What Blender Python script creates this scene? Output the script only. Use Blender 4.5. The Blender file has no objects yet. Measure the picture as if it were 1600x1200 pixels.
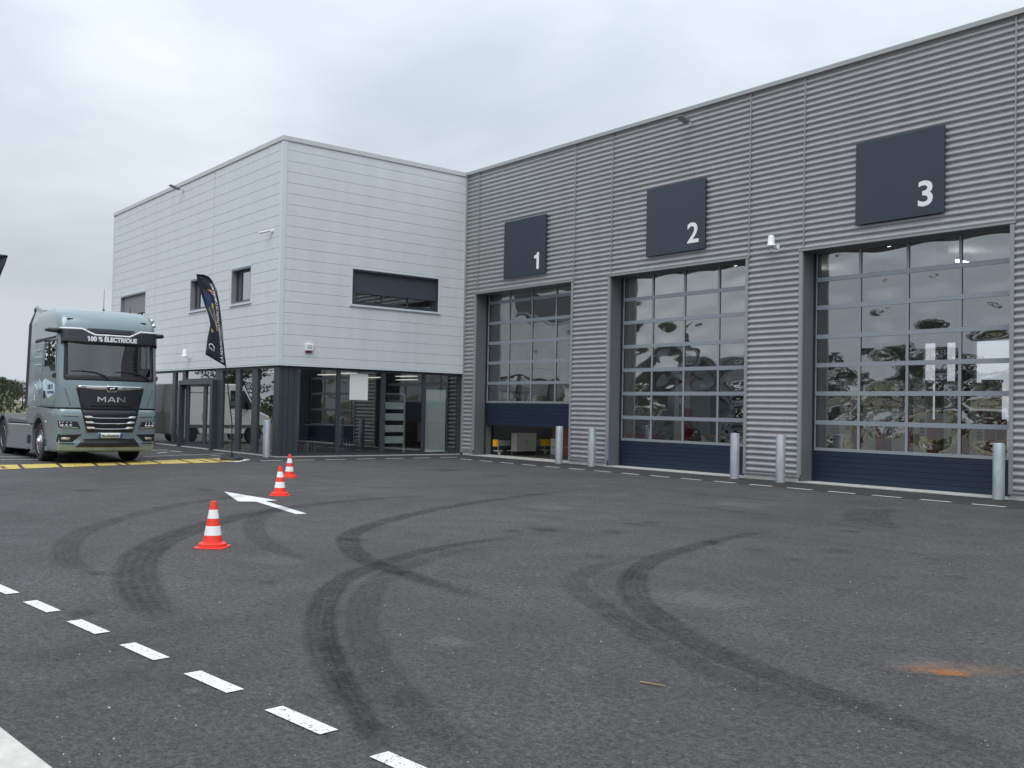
import bpy, bmesh, math, random
from mathutils import Vector, Matrix
R = math.radians
random.seed(7)
sc = bpy.context.scene
COL = sc.collection

# ---------------------------------------------------------------- camera
F_PX = 1531.867                      # focal length in pixels of a 1600 px wide frame
CAM = Vector((27.0859, -19.6865, 1.56))
YAW, PITCH, ROLL = -0.893281, 0.0262968, 0.0201675
_f = Vector((math.sin(YAW)*math.cos(PITCH), math.cos(YAW)*math.cos(PITCH), math.sin(PITCH)))
_r0 = Vector((math.cos(YAW), -math.sin(YAW), 0)); _u0 = _r0.cross(_f)
_r = _r0*math.cos(ROLL) + _u0*math.sin(ROLL); _u = -_r0*math.sin(ROLL) + _u0*math.cos(ROLL)
cd = bpy.data.cameras.new('camera'); cam = bpy.data.objects.new('camera', cd); COL.objects.link(cam)
cd.sensor_fit = 'HORIZONTAL'; cd.sensor_width = 36.0; cd.lens = 36.0*F_PX/1600.0
cd.clip_start = 0.05; cd.clip_end = 3000
cam.matrix_world = Matrix(((_r.x, _u.x, -_f.x, CAM.x), (_r.y, _u.y, -_f.y, CAM.y), (_r.z, _u.z, -_f.z, CAM.z), (0, 0, 0, 1)))
sc.camera = cam
sc.render.resolution_x, sc.render.resolution_y = 1024, 768

def ray(x, y): return _r*((x-800)/F_PX) - _u*((y-600)/F_PX) + _f
def on_plane(x, y, axis, v):
    d = ray(x, y); return CAM + d*((v-CAM[axis])/d[axis])
def G(x, y, z=0.0):
    p = on_plane(x, y, 2, z); return (p.x, p.y)

# ---------------------------------------------------------------- sky, sun, exposure
SUN_EL, SUN_AZ = 52.0, 42.0          # azimuth measured from -y towards +x
world = bpy.data.worlds.new('World'); sc.world = world; world.use_nodes = True
nt = world.node_tree; nt.nodes.clear()
def N(t, tree=None, **kw):
    n = (tree or nt).nodes.new(t)
    for k, v in kw.items(): setattr(n, k, v)
    return n
wo = N('ShaderNodeOutputWorld'); bg = N('ShaderNodeBackground'); bg.inputs[1].default_value = 0.1
sky = N('ShaderNodeTexSky'); sky.sky_type = 'NISHITA'; sky.sun_disc = False
sky.sun_elevation = R(SUN_EL); sky.sun_rotation = R(180-SUN_AZ); sky.dust_density = 4.0; sky.air_density = 1.2
tc = N('ShaderNodeTexCoord'); mp = N('ShaderNodeMapping'); mp.inputs['Scale'].default_value = (1.0, 1.0, 2.6)
no = N('ShaderNodeTexNoise'); no.inputs['Scale'].default_value = 2.3; no.inputs['Detail'].default_value = 5; no.inputs['Roughness'].default_value = 0.5
no.inputs['Distortion'].default_value = 0.3
cr = N('ShaderNodeValToRGB'); e = cr.color_ramp.elements
e[0].position = 0.34; e[0].color = (4.1, 4.6, 5.2, 1); e[1].position = 0.68; e[1].color = (5.9, 6.4, 6.85, 1)
# an overcast sky is brighter overhead than at the horizon
sx = N('ShaderNodeSeparateXYZ'); mr = N('ShaderNodeMapRange'); mr.inputs[1].default_value = 0.1; mr.inputs[2].default_value = 1.0
mr.inputs[3].default_value = 1.0; mr.inputs[4].default_value = 2.6
vm = N('ShaderNodeVectorMath', operation='SCALE')
mx = N('ShaderNodeMixRGB'); mx.inputs[0].default_value = 0.93
L = nt.links.new
L(tc.outputs['Generated'], mp.inputs[0]); L(mp.outputs[0], no.inputs['Vector']); L(no.outputs[0], cr.inputs[0])
L(tc.outputs['Generated'], sx.inputs[0]); L(sx.outputs[2], mr.inputs[0])
L(cr.outputs[0], vm.inputs[0]); L(mr.outputs[0], vm.inputs['Scale'])
L(sky.outputs[0], mx.inputs[1]); L(vm.outputs[0], mx.inputs[2]); L(mx.outputs[0], bg.inputs[0]); L(bg.outputs[0], wo.inputs[0])
sl = bpy.data.lights.new('sun', 'SUN'); sl.energy = 1.2; sl.angle = R(40); sl.color = (1.0, 0.97, 0.93)
so = bpy.data.objects.new('sun', sl); COL.objects.link(so); so.location = (10, -20, 30)
_sd = Vector((math.sin(R(SUN_AZ))*math.cos(R(SUN_EL)), -math.cos(R(SUN_AZ))*math.cos(R(SUN_EL)), math.sin(R(SUN_EL))))
so.rotation_euler = _sd.to_track_quat('Z', 'Y').to_euler()
vs = sc.view_settings; vs.view_transform = 'Standard'; vs.look = 'None'; vs.exposure = 0.25; vs.gamma = 1.0; vs.use_curve_mapping = False

# ---------------------------------------------------------------- materials
MATS = {}
def mat(name, col, rough=0.6, metal=0.0, var=0.0, scale=3.0, bump=0.0, bscale=40.0, spec=0.5, coat=0.0, emit=None, stretch=None, tint=None):
    m = bpy.data.materials.new(name); m.use_nodes = True; t = m.node_tree; b = t.nodes['Principled BSDF']
    b.inputs['Base Color'].default_value = (*col, 1); b.inputs['Roughness'].default_value = rough; b.inputs['Metallic'].default_value = metal
    b.inputs['Specular IOR Level'].default_value = spec; b.inputs['Coat Weight'].default_value = coat
    if coat: b.inputs['Coat Roughness'].default_value = 0.05
    if emit: b.inputs['Emission Color'].default_value = (*col, 1); b.inputs['Emission Strength'].default_value = emit
    if var or bump:
        co = N('ShaderNodeTexCoord', t); mp = N('ShaderNodeMapping', t)
        if stretch: mp.inputs['Scale'].default_value = stretch
        gx = N('ShaderNodeNewGeometry', t)
        t.links.new(gx.outputs['Position'], mp.inputs[0])
    if var:
        n = N('ShaderNodeTexNoise', t); n.inputs['Scale'].default_value = scale; n.inputs['Detail'].default_value = 6; n.inputs['Roughness'].default_value = 0.62
        r = N('ShaderNodeValToRGB', t); c0, c1 = r.color_ramp.elements
        c0.position = 0.3; c1.position = 0.72
        lo = tint if tint else [c*(1-var) for c in col]
        c0.color = (*lo, 1); c1.color = (*[min(1, c*(1+var*0.7)) for c in col], 1)
        t.links.new(mp.outputs[0], n.inputs['Vector']); t.links.new(n.outputs[0], r.inputs[0]); t.links.new(r.outputs[0], b.inputs['Base Color'])
    if bump:
        n2 = N('ShaderNodeTexNoise', t); n2.inputs['Scale'].default_value = bscale; n2.inputs['Detail'].default_value = 3
        bp = N('ShaderNodeBump', t); bp.inputs['Strength'].default_value = 1.0; bp.inputs['Distance'].default_value = bump
        t.links.new(mp.outputs[0], n2.inputs['Vector']); t.links.new(n2.outputs[0], bp.inputs['Height']); t.links.new(bp.outputs[0], b.inputs['Normal'])
    MATS[name] = m; return m

def glass(name, tint, gain, wav=0.0, wscale=1.3, base=0.04):
    """thin pane: see-through sheet with a mirror layer that follows the Fresnel law of its two faces"""
    m = bpy.data.materials.new(name); m.use_nodes = True; t = m.node_tree; t.nodes.clear()
    o = N('ShaderNodeOutputMaterial', t); mixs = N('ShaderNodeMixShader', t); tr = N('ShaderNodeBsdfTransparent', t); gl = N('ShaderNodeBsdfGlossy', t)
    tr.inputs[0].default_value = (*tint, 1); gl.inputs['Roughness'].default_value = 0.0; gl.inputs[0].default_value = (1, 1, 1, 1)
    # Schlick's law on the angle to the pane, the same from both sides
    gn = N('ShaderNodeNewGeometry', t); dp = N('ShaderNodeVectorMath', t, operation='DOT_PRODUCT'); ab = N('ShaderNodeMath', t, operation='ABSOLUTE')
    om = N('ShaderNodeMath', t, operation='SUBTRACT'); om.inputs[0].default_value = 1.0; p5 = N('ShaderNodeMath', t, operation='POWER'); p5.inputs[1].default_value = 5.0
    fr = N('ShaderNodeMath', t, operation='MULTIPLY_ADD'); fr.inputs[1].default_value = .96; fr.inputs[2].default_value = .04
    for a_, b_ in ((gn.outputs['Normal'], dp.inputs[0]), (gn.outputs['Incoming'], dp.inputs[1]), (dp.outputs['Value'], ab.inputs[0]), (ab.outputs[0], om.inputs[1]), (om.outputs[0], p5.inputs[0]), (p5.outputs[0], fr.inputs[0])): t.links.new(a_, b_)
    ma = N('ShaderNodeMath', t, operation='MULTIPLY_ADD'); ma.inputs[1].default_value = gain; ma.inputs[2].default_value = base; ma.use_clamp = True
    lk = t.links.new
    lk(fr.outputs[0], ma.inputs[0]); lk(ma.outputs[0], mixs.inputs[0]); lk(tr.outputs[0], mixs.inputs[1]); lk(gl.outputs[0], mixs.inputs[2]); lk(mixs.outputs[0], o.inputs[0])
    if wav:
        oi = N('ShaderNodeObjectInfo', t); geo = N('ShaderNodeNewGeometry', t)
        n = N('ShaderNodeTexNoise', t); n.noise_dimensions = '4D'; n.inputs['Scale'].default_value = wscale; n.inputs['Detail'].default_value = 0.6; n.inputs['Roughness'].default_value = 0.35
        mm = N('ShaderNodeMath', t, operation='MULTIPLY'); mm.inputs[1].default_value = 40.0
        mpp = N('ShaderNodeMapping', t); mpp.inputs['Scale'].default_value = (0.85, 1.0, 1.5)
        lk(geo.outputs['Position'], mpp.inputs[0]); lk(mpp.outputs[0], n.inputs['Vector']); lk(oi.outputs['Random'], mm.inputs[0]); lk(mm.outputs[0], n.inputs['W'])
        bp = N('ShaderNodeBump', t); bp.inputs['Strength'].default_value = 1.0; bp.inputs['Distance'].default_value = wav
        lk(n.outputs[0], bp.inputs['Height']); lk(bp.outputs[0], gl.inputs['Normal'])
    MATS[name] = m; return m

def asphalt(name, col, dark, light):
    m = bpy.data.materials.new(name); m.use_nodes = True; t = m.node_tree; b = t.nodes['Principled BSDF']; lk = t.links.new
    geo = N('ShaderNodeNewGeometry', t)
    big = N('ShaderNodeTexNoise', t); big.inputs['Scale'].default_value = 0.35; big.inputs['Detail'].default_value = 7; big.inputs['Roughness'].default_value = 0.62
    mid = N('ShaderNodeTexNoise', t); mid.inputs['Scale'].default_value = 2.2; mid.inputs['Detail'].default_value = 4
    fine = N('ShaderNodeTexNoise', t); fine.inputs['Scale'].default_value = 55; fine.inputs['Detail'].default_value = 4; fine.inputs['Roughness'].default_value = 0.75
    vor = N('ShaderNodeTexVoronoi', t); vor.inputs['Scale'].default_value = 130
    for n in (big, mid, fine, vor): lk(geo.outputs['Position'], n.inputs['Vector'])
    r1 = N('ShaderNodeValToRGB', t); a, c = r1.color_ramp.elements; a.position = .3; c.position = .7; a.color = (*[x*dark for x in col], 1); c.color = (*[x*light for x in col], 1)
    lk(big.outputs[0], r1.inputs[0])
    r2 = N('ShaderNodeMapRange', t); r2.inputs[1].default_value = .3; r2.inputs[2].default_value = .7; r2.inputs[3].default_value = .86; r2.inputs[4].default_value = 1.13; lk(mid.outputs[0], r2.inputs[0])
    r3 = N('ShaderNodeMapRange', t); r3.inputs[1].default_value = .3; r3.inputs[2].default_value = .72; r3.inputs[3].default_value = .30; r3.inputs[4].default_value = 1.7; lk(fine.outputs[0], r3.inputs[0])
    # pale chippings among the dark binder
    r4 = N('ShaderNodeMapRange', t); r4.inputs[1].default_value = .955; r4.inputs[2].default_value = 1.0; r4.inputs[3].default_value = 0; r4.inputs[4].default_value = .05
    sp = N('ShaderNodeSeparateColor', t); lk(vor.outputs['Color'], sp.inputs[0]); lk(sp.outputs[0], r4.inputs[0])
    mu = N('ShaderNodeMath', t, operation='MULTIPLY'); lk(r2.outputs[0], mu.inputs[0]); lk(r3.outputs[0], mu.inputs[1])
    gr = N('ShaderNodeTexNoise', t); gr.inputs['Scale'].default_value = 19; gr.inputs['Detail'].default_value = 5; gr.inputs['Roughness'].default_value = .85; lk(geo.outputs['Position'], gr.inputs['Vector'])
    r5 = N('ShaderNodeMapRange', t); r5.inputs[1].default_value = .32; r5.inputs[2].default_value = .68; r5.inputs[3].default_value = .33; r5.inputs[4].default_value = 1.7; lk(gr.outputs[0], r5.inputs[0])
    mu0 = mu; mu = N('ShaderNodeMath', t, operation='MULTIPLY'); lk(mu0.outputs[0], mu.inputs[0]); lk(r5.outputs[0], mu.inputs[1])
    v1 = N('ShaderNodeVectorMath', t, operation='SCALE'); lk(r1.outputs[0], v1.inputs[0]); lk(mu.outputs[0], v1.inputs['Scale'])
    v2 = N('ShaderNodeVectorMath', t, operation='ADD'); lk(v1.outputs[0], v2.inputs[0]); lk(r4.outputs[0], v2.inputs[1])
    lk(v2.outputs[0], b.inputs['Base Color']); b.inputs['Roughness'].default_value = .78; b.inputs['Specular IOR Level'].default_value = .35
    bp = N('ShaderNodeBump', t); bp.inputs['Distance'].default_value = .010; lk(fine.outputs[0], bp.inputs['Height']); lk(bp.outputs[0], b.inputs['Normal'])
    MATS[name] = m; return m

def paint(name, col, under, thr, scale=28, rough=.7):
    """road paint worn through to the asphalt in small pits"""
    m = bpy.data.materials.new(name); m.use_nodes = True; t = m.node_tree; b = t.nodes['Principled BSDF']; lk = t.links.new
    geo = N('ShaderNodeNewGeometry', t); n = N('ShaderNodeTexNoise', t); n.inputs['Scale'].default_value = scale; n.inputs['Detail'].default_value = 5; n.inputs['Roughness'].default_value = .75
    lk(geo.outputs['Position'], n.inputs['Vector'])
    r = N('ShaderNodeValToRGB', t); a, c = r.color_ramp.elements; a.position = thr; a.color = (*under, 1); c.position = thr+.05; c.color = (*col, 1)
    lk(n.outputs[0], r.inputs[0]); lk(r.outputs[0], b.inputs['Base Color']); b.inputs['Roughness'].default_value = rough
    MATS[name] = m; return m

def rubber(name, amount, edge=True, col=(.012, .012, .013)):
    """thin film of tyre rubber or oil: patchy, fading at the edges of its strip (u across, v along)"""
    m = bpy.data.materials.new(name); m.use_nodes = True; t = m.node_tree; t.nodes.clear(); lk = t.links.new
    o = N('ShaderNodeOutputMaterial', t); mixs = N('ShaderNodeMixShader', t); tr = N('ShaderNodeBsdfTransparent', t); df = N('ShaderNodeBsdfDiffuse', t); df.inputs[0].default_value = (*col, 1)
    uv = N('ShaderNodeUVMap', t); s = N('ShaderNodeSeparateXYZ', t); lk(uv.outputs[0], s.inputs[0])
    geo = N('ShaderNodeNewGeometry', t); n = N('ShaderNodeTexNoise', t); n.inputs['Scale'].default_value = 4; n.inputs['Detail'].default_value = 6; n.inputs['Roughness'].default_value = .7
    lk(geo.outputs['Position'], n.inputs['Vector'])
    def fade(out):                     # 4 t (1-t)
        a = N('ShaderNodeMath', t, operation='SUBTRACT'); a.inputs[0].default_value = 1; lk(out, a.inputs[1])
        b = N('ShaderNodeMath', t, operation='MULTIPLY'); lk(out, b.inputs[0]); lk(a.outputs[0], b.inputs[1])
        c = N('ShaderNodeMath', t, operation='MULTIPLY'); c.inputs[1].default_value = 4; lk(b.outputs[0], c.inputs[0]); return c.outputs[0]
    fu = fade(s.outputs[0]); fv = fade(s.outputs[1])
    n3 = N('ShaderNodeTexNoise', t); n3.inputs['Scale'].default_value = 30; n3.inputs['Detail'].default_value = 4; n3.inputs['Roughness'].default_value = .8; lk(geo.outputs['Position'], n3.inputs['Vector'])
    e0 = N('ShaderNodeMath', t, operation='MULTIPLY_ADD'); e0.inputs[1].default_value = 1.1; e0.inputs[2].default_value = -.55; lk(n3.outputs[0], e0.inputs[0])
    q0 = N('ShaderNodeMath', t, operation='MULTIPLY'); lk(fu, q0.inputs[0]); pw = N('ShaderNodeMath', t, operation='POWER'); pw.inputs[1].default_value = .7; lk(fv, pw.inputs[0]); lk(pw.outputs[0], q0.inputs[1])
    ad = N('ShaderNodeMath', t, operation='ADD'); lk(q0.outputs[0], ad.inputs[0]); lk(e0.outputs[0], ad.inputs[1])
    q = N('ShaderNodeMapRange', t); q.inputs[1].default_value = .12; q.inputs[2].default_value = .50 if edge else .95; q.inputs[3].default_value = 0; q.inputs[4].default_value = 1; lk(ad.outputs[0], q.inputs[0])
    mrr = N('ShaderNodeMapRange', t); mrr.inputs[1].default_value = .3; mrr.inputs[2].default_value = .7; mrr.inputs[3].default_value = .3; mrr.inputs[4].default_value = 1.45; lk(n.outputs[0], mrr.inputs[0])
    # tread ribs run along the strip
    wv = N('ShaderNodeMath', t, operation='SINE'); w0 = N('ShaderNodeMath', t, operation='MULTIPLY'); w0.inputs[1].default_value = 33; lk(s.outputs[0], w0.inputs[0]); lk(w0.outputs[0], wv.inputs[0])
    w1 = N('ShaderNodeMath', t, operation='MULTIPLY_ADD'); w1.inputs[1].default_value = .17 if edge else 0; w1.inputs[2].default_value = .9; lk(wv.outputs[0], w1.inputs[0])
    q2 = N('ShaderNodeMath', t, operation='MULTIPLY'); lk(q.outputs[0], q2.inputs[0]); lk(mrr.outputs[0], q2.inputs[1])
    q3 = N('ShaderNodeMath', t, operation='MULTIPLY'); lk(q2.outputs[0], q3.inputs[0]); lk(w1.outputs[0], q3.inputs[1])
    q4 = N('ShaderNodeMath', t, operation='MULTIPLY'); q4.use_clamp = True; q4.inputs[1].default_value = amount; lk(q3.outputs[0], q4.inputs[0])
    lk(q4.outputs[0], mixs.inputs[0]); lk(tr.outputs[0], mixs.inputs[1]); lk(df.outputs[0], mixs.inputs[2]); lk(mixs.outputs[0], o.inputs[0])
    MATS[name] = m; return m

mat('clad_grey', (.60, .645, .66), .42, .0, .055, 2.2, .0008, 6, .5, stretch=(1, 1, .16))
mat('clad_trim', (.60, .66, .68), .4)
mat('coping_pale', (.52, .55, .54), .45, 0, .06, 2)
mat('backing', (.045, .05, .055), .9)
mat('sheet', (.37, .37, .375), .36, .2, .09, 2.4, stretch=(1, 1, .14))
mat('sheet_trim', (.30, .305, .31), .4, .2)
mat('coping_grey', (.36, .365, .365), .4, .2, .05, 2)
mat('jamb', (.105, .115, .125), .5, .0, .08, 1.2)
mat('alu_frame', (.30, .325, .36), .38, .3)
mat('seal_black', (.012, .012, .014), .7)
mat('navy_panel', (.011, .022, .047), .42, 0, .06, 2, .0006, 60)
mat('anthracite', (.042, .05, .06), .42, 0, .06, 3)
mat('sign_navy', (.027, .038, .062), .33, 0, .08, 1.5)
mat('white_paint', (.80, .81, .82), .45)
mat('white_plastic', (.78, .79, .80), .4)
mat('shutter', (.060, .070, .085), .45)
mat('shutter_grey', (.22, .22, .235), .45)
mat('curtain', (.62, .60, .60), .9, 0, .12, 6, stretch=(9, 9, .4))
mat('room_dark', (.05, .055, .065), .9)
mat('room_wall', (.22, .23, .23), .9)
mat('ceiling_tile', (.30, .30, .30), .9)
mat('room_floor', (.12, .12, .125), .5)
mat('concrete', (.46, .455, .43), .85, 0, .22, 5, .002, 90)
mat('concrete_kerb', (.55, .53, .49), .9, 0, .2, 9, .003, 140)
mat('shop_floor', (.13, .13, .13), .35, 0, .3, 1.5)
mat('shop_wall', (.33, .34, .34), .8, 0, .05, 1)
mat('galvanised', (.42, .47, .51), .42, .45, .22, 9, .0006, 40, stretch=(1, 1, .35))
mat('cone_red', (.85, .045, .025), .45, 0, .08, 12)
mat('cone_white', (.86, .85, .86), .5, 0, .05, 20)
mat('truck_paint', (.205, .268, .295), .28, .2, .03, 3, 0, 1, .5, .7)
mat('truck_dark', (.012, .014, .019), .32, 0, 0, 1, 0, 1, .5, .3)
mat('truck_black', (.015, .016, .018), .55)
mat('truck_grey', (.10, .105, .11), .65)
mat('tyre', (.014, .014, .015), .85, 0, .2, 20, .003, 60)
mat('chrome', (.75, .76, .78), .12, 1.0)
mat('alloy', (.62, .63, .65), .25, .9)
mat('decal_blue', (.50, .67, .80), .35)
mat('decal_pale', (.62, .74, .80), .35)
mat('decal_dark', (.10, .16, .24), .35)
mat('ink_navy', (.015, .02, .06), .5)
mat('plate_white', (.80, .80, .76), .4)
mat('plate_blue', (.02, .07, .35), .4)
mat('lamp_lens', (.55, .57, .60), .15, .6)
mat('flag_cloth', (.014, .019, .032), .75, 0, .35, 2.2, tint=(.010, .014, .03))
mat('flag_gold', (.55, .36, .12), .7, 0, .5, 9)
mat('flag_blue', (.03, .06, .14), .75, 0, .4, 4)
mat('lift_cream', (.66, .62, .54), .45, 0, .1, 3)
mat('lift_red', (.30, .015, .03), .4)
mat('yellow_steel', (.72, .40, .01), .5, 0, .12, 6)
mat('cabinet_grey', (.42, .42, .39), .55, 0, .05, 3)
mat('cardboard', (.30, .17, .08), .85, 0, .15, 6)
mat('counter_navy', (.01, .014, .035), .4)
mat('light_tube', (1.0, .94, .82), emit=.75); mat('hall_light', (1.0, .96, .9), emit=9.0)
mat('foliage_dark', (.030, .045, .018), .75, 0, .5, 1.5, tint=(.012, .020, .010))
mat('foliage_hedge', (.072, .092, .036), .75, 0, .5, .9, tint=(.028, .042, .020))
mat('bark', (.07, .055, .04), .9, 0, .3, 8)
mat('dry_grass', (.33, .25, .13), .95, 0, .35, 1.8)
mat('field', (.16, .15, .075), .95, 0, .4, .15)
mat('van_white', (.72, .72, .70), .35, 0, 0, 1, 0, 1, .5, .4)
mat('van_glass', (.02, .025, .03), .08)
mat('paper', (.70, .74, .72), .7)
glass('pane_plastic', (.86, .88, .89), 7.2, .0045, 2.0, .05)
glass('pane_office', (.66, .71, .70), 4.0, 0, 1, .03)
glass('pane_cab', (.50, .54, .56), 2.8, 0, 1, .04)
glass('pane_clear', (.85, .90, .88), 1.6, 0, 1, .02)
asphalt('asphalt', (.066, .0635, .0635), .80, 1.2)
asphalt('asphalt_new', (.040, .040, .042), .85, 1.15)
paint('line_white', (.72, .72, .70), (.12, .12, .12), .395, 55)
paint('line_yellow', (.60, .45, .11), (.13, .12, .08), .40, 7)
rubber('rubber_strong', .23); rubber('rubber_mid', .15); rubber('rubber_faint', .08); rubber('oil', .22, False)
rubber('rust_film', .48, False, (.50, .17, .04)); rubber('rust_faint', .10, False, (.50, .2, .06)); rubber('dust_film', .13, False, (.35, .34, .32))

# ---------------------------------------------------------------- mesh helpers
def children_of(o): return [c for c in COL.objects if c.parent == o]
class MB:
    def __init__(s): s.v = []; s.f = []; s.uv = {}
    def add(s, vs, fs):
        k = len(s.v); s.v += [tuple(p) for p in vs]; s.f += [tuple(i+k for i in f) for f in fs]; return s
    def box(s, x0, x1, y0, y1, z0, z1):
        return s.add([(x0, y0, z0), (x1, y0, z0), (x1, y1, z0), (x0, y1, z0), (x0, y0, z1), (x1, y0, z1), (x1, y1, z1), (x0, y1, z1)],
                     [(0, 3, 2, 1), (4, 5, 6, 7), (0, 1, 5, 4), (1, 2, 6, 5), (2, 3, 7, 6), (3, 0, 4, 7)])
    def prism(s, poly, axis, a, b):
        n = len(poly)
        def P(p, t): return {0: (t, p[0], p[1]), 1: (p[0], t, p[1]), 2: (p[0], p[1], t)}[axis]
        vs = [P(p, a) for p in poly] + [P(p, b) for p in poly]
        return s.add(vs, [tuple(range(n))[::-1], tuple(range(n, 2*n))] + [(i, (i+1) % n, n+(i+1) % n, n+i) for i in range(n)])
    def tube(s, path, r, n=8, cap=True):
        path = [Vector(p) for p in path]; rs = r if isinstance(r, (list, tuple)) else [r]*len(path); vs = []; fs = []
        for i, p in enumerate(path):
            d = (path[min(i+1, len(path)-1)] - path[max(i-1, 0)]).normalized()
            a = Vector((0, 0, 1)) if abs(d.z) < .9 else Vector((1, 0, 0)); u = d.cross(a).normalized(); w = d.cross(u)
            vs += [p + (u*math.cos(2*math.pi*k/n) + w*math.sin(2*math.pi*k/n))*rs[i] for k in range(n)]
        for i in range(len(path)-1):
            for k in range(n): fs.append((i*n+k, i*n+(k+1) % n, (i+1)*n+(k+1) % n, (i+1)*n+k))
        if cap: fs += [tuple(range(n))[::-1], tuple(range((len(path)-1)*n, len(path)*n))]
        return s.add(vs, fs)
    def lathe(s, prof, n=24, axis=2, c=(0, 0, 0)):
        vs = []; fs = []
        for (r, h) in prof:
            for k in range(n):
                a = 2*math.pi*k/n; p = (r*math.cos(a), r*math.sin(a), h)
                p = {2: p, 1: (p[0], h, p[1]), 0: (h, p[0], p[1])}[axis]; vs.append((p[0]+c[0], p[1]+c[1], p[2]+c[2]))
        m = len(prof)
        for i in range(m-1):
            for k in range(n): fs.append((i*n+k, i*n+(k+1) % n, (i+1)*n+(k+1) % n, (i+1)*n+k))
        fs += [tuple(range(n))[::-1], tuple(range((m-1)*n, m*n))]
        return s.add(vs, fs)
    def build(s, name, m, parent=None, smooth=False, bevel=0.0, seg=2, autosm=None):
        me = bpy.data.meshes.new(name); me.from_pydata(s.v, [], s.f)
        if s.uv:
            l = me.uv_layers.new(name='UVMap')
            for lp in me.loops: l.data[lp.index].uv = s.uv.get(lp.vertex_index, (0, 0))
        bm = bmesh.new(); bm.from_mesh(me); bmesh.ops.recalc_face_normals(bm, faces=bm.faces); bm.to_mesh(me); bm.free()
        me.materials.append(MATS[m] if isinstance(m, str) else m)
        o = bpy.data.objects.new(name, me); COL.objects.link(o); o.parent = parent
        if smooth:
            me.polygons.foreach_set('use_smooth', [True]*len(me.polygons))
            if autosm: me.set_sharp_from_angle(angle=R(autosm))
        if bevel:
            b = o.modifiers.new('bevel', 'BEVEL'); b.width = bevel; b.segments = seg; b.limit_method = 'ANGLE'; b.angle_limit = R(40)
        return o
def box(name, m, parent, x0, x1, y0, y1, z0, z1, bevel=0.0): return MB().box(x0, x1, y0, y1, z0, z1).build(name, m, parent, bevel=bevel)
def tag(o, label=None, cat=None, group=None, kind=None):
    for k, v in (('label', label), ('category', cat), ('group', group), ('kind', kind)):
        if v: o[k] = v
    return o
def empty(name, loc=(0, 0, 0), rz=0.0):
    o = bpy.data.objects.new(name, None); COL.objects.link(o); o.location = loc; o.rotation_euler = (0, 0, rz); o.empty_display_size = .2; return o
def copy_tree(o, parent=None):
    c = o.copy(); COL.objects.link(c); c.parent = parent
    for ch in [x for x in ALL(o)]: copy_tree(ch, c)
    return c
def ALL(o): return [x for x in list(COL.objects) if x.parent == o]
def text_mesh(body, size, sx=1.0, bold=0.0, align='CENTER'):
    """flat lettering in the xy plane"""
    cu = bpy.data.curves.new('lettering', 'FONT'); cu.body = body; cu.size = size; cu.align_x = align; cu.align_y = 'CENTER'; cu.offset = bold; cu.resolution_u = 3; cu.fill_mode = 'FRONT'
    ob = bpy.data.objects.new('lettering', cu); COL.objects.link(ob); bpy.context.view_layer.update()
    me = bpy.data.meshes.new_from_object(ob.evaluated_get(bpy.context.evaluated_depsgraph_get()))
    vs = [(v.co.x*sx, v.co.y) for v in me.vertices]; fs = [tuple(p.vertices) for p in me.polygons]
    bpy.data.objects.remove(ob); bpy.data.meshes.remove(me); bpy.data.curves.remove(cu)
    return vs, fs
def lettering(name, m, parent, body, size, mapf, sx=1.0, bold=0.0, align='CENTER'):
    vs, fs = text_mesh(body, size, sx, bold, align)
    return MB().add([mapf(a, b) for a, b in vs], fs).build(name, m, parent)

def glyph_one(): return [(-.02, -.36), (.13, -.36), (.13, .36), (.01, .36), (-.04, .27), (-.17, .22), (-.17, .11), (-.02, .11)]
def lettering_one(name, m, parent, body, size, mapf, sx=1.0, bold=0.0):
    """lettering whose first character is a 1: the plain bar of the font gets its flag"""
    vs, fs = text_mesh(body, size, sx, bold); x0 = min(v[0] for v in vs); h = size*.70; top = max(v[1] for v in vs if v[0] < x0+size*.12)
    k = len(vs); vs = vs+[(x0, top), (x0, top-.24*h), (x0-.2*h, top-.36*h), (x0-.2*h, top-.2*h)]; fs = fs+[(k, k+3, k+2, k+1)]
    return MB().add([mapf(a, b) for a, b in vs], fs).build(name, m, parent)
MAN_GLYPHS = ([[(0, 0), (0, 1), (.18, 1), (.5, .52), (.82, 1), (1, 1), (1, 0), (.84, 0), (.84, .70), (.5, .2), (.16, .70), (.16, 0)]],
              [[(0, 0), (.42, 1), (.5, 1), (.5, .82), (.16, 0)], [(1, 0), (.84, 0), (.5, .82), (.5, 1), (.58, 1)], [(.243, .2), (.757, .2), (.691, .36), (.309, .36)]],
              [[(0, 0), (0, 1), (.18, 1), (.84, .26), (.84, 1), (1, 1), (1, 0), (.82, 0), (.16, .74), (.16, 0)]])
def man_letters(name, m, parent, w, h, gap, mapf):
    b = MB(); x = -(3*w+2*gap)/2
    for g in MAN_GLYPHS:
        for poly in g: b.add([mapf(x+p[0]*w, (p[1]-.5)*h) for p in poly], [tuple(range(len(poly)))])
        x += w+gap
    return b.build(name, m, parent)
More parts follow.
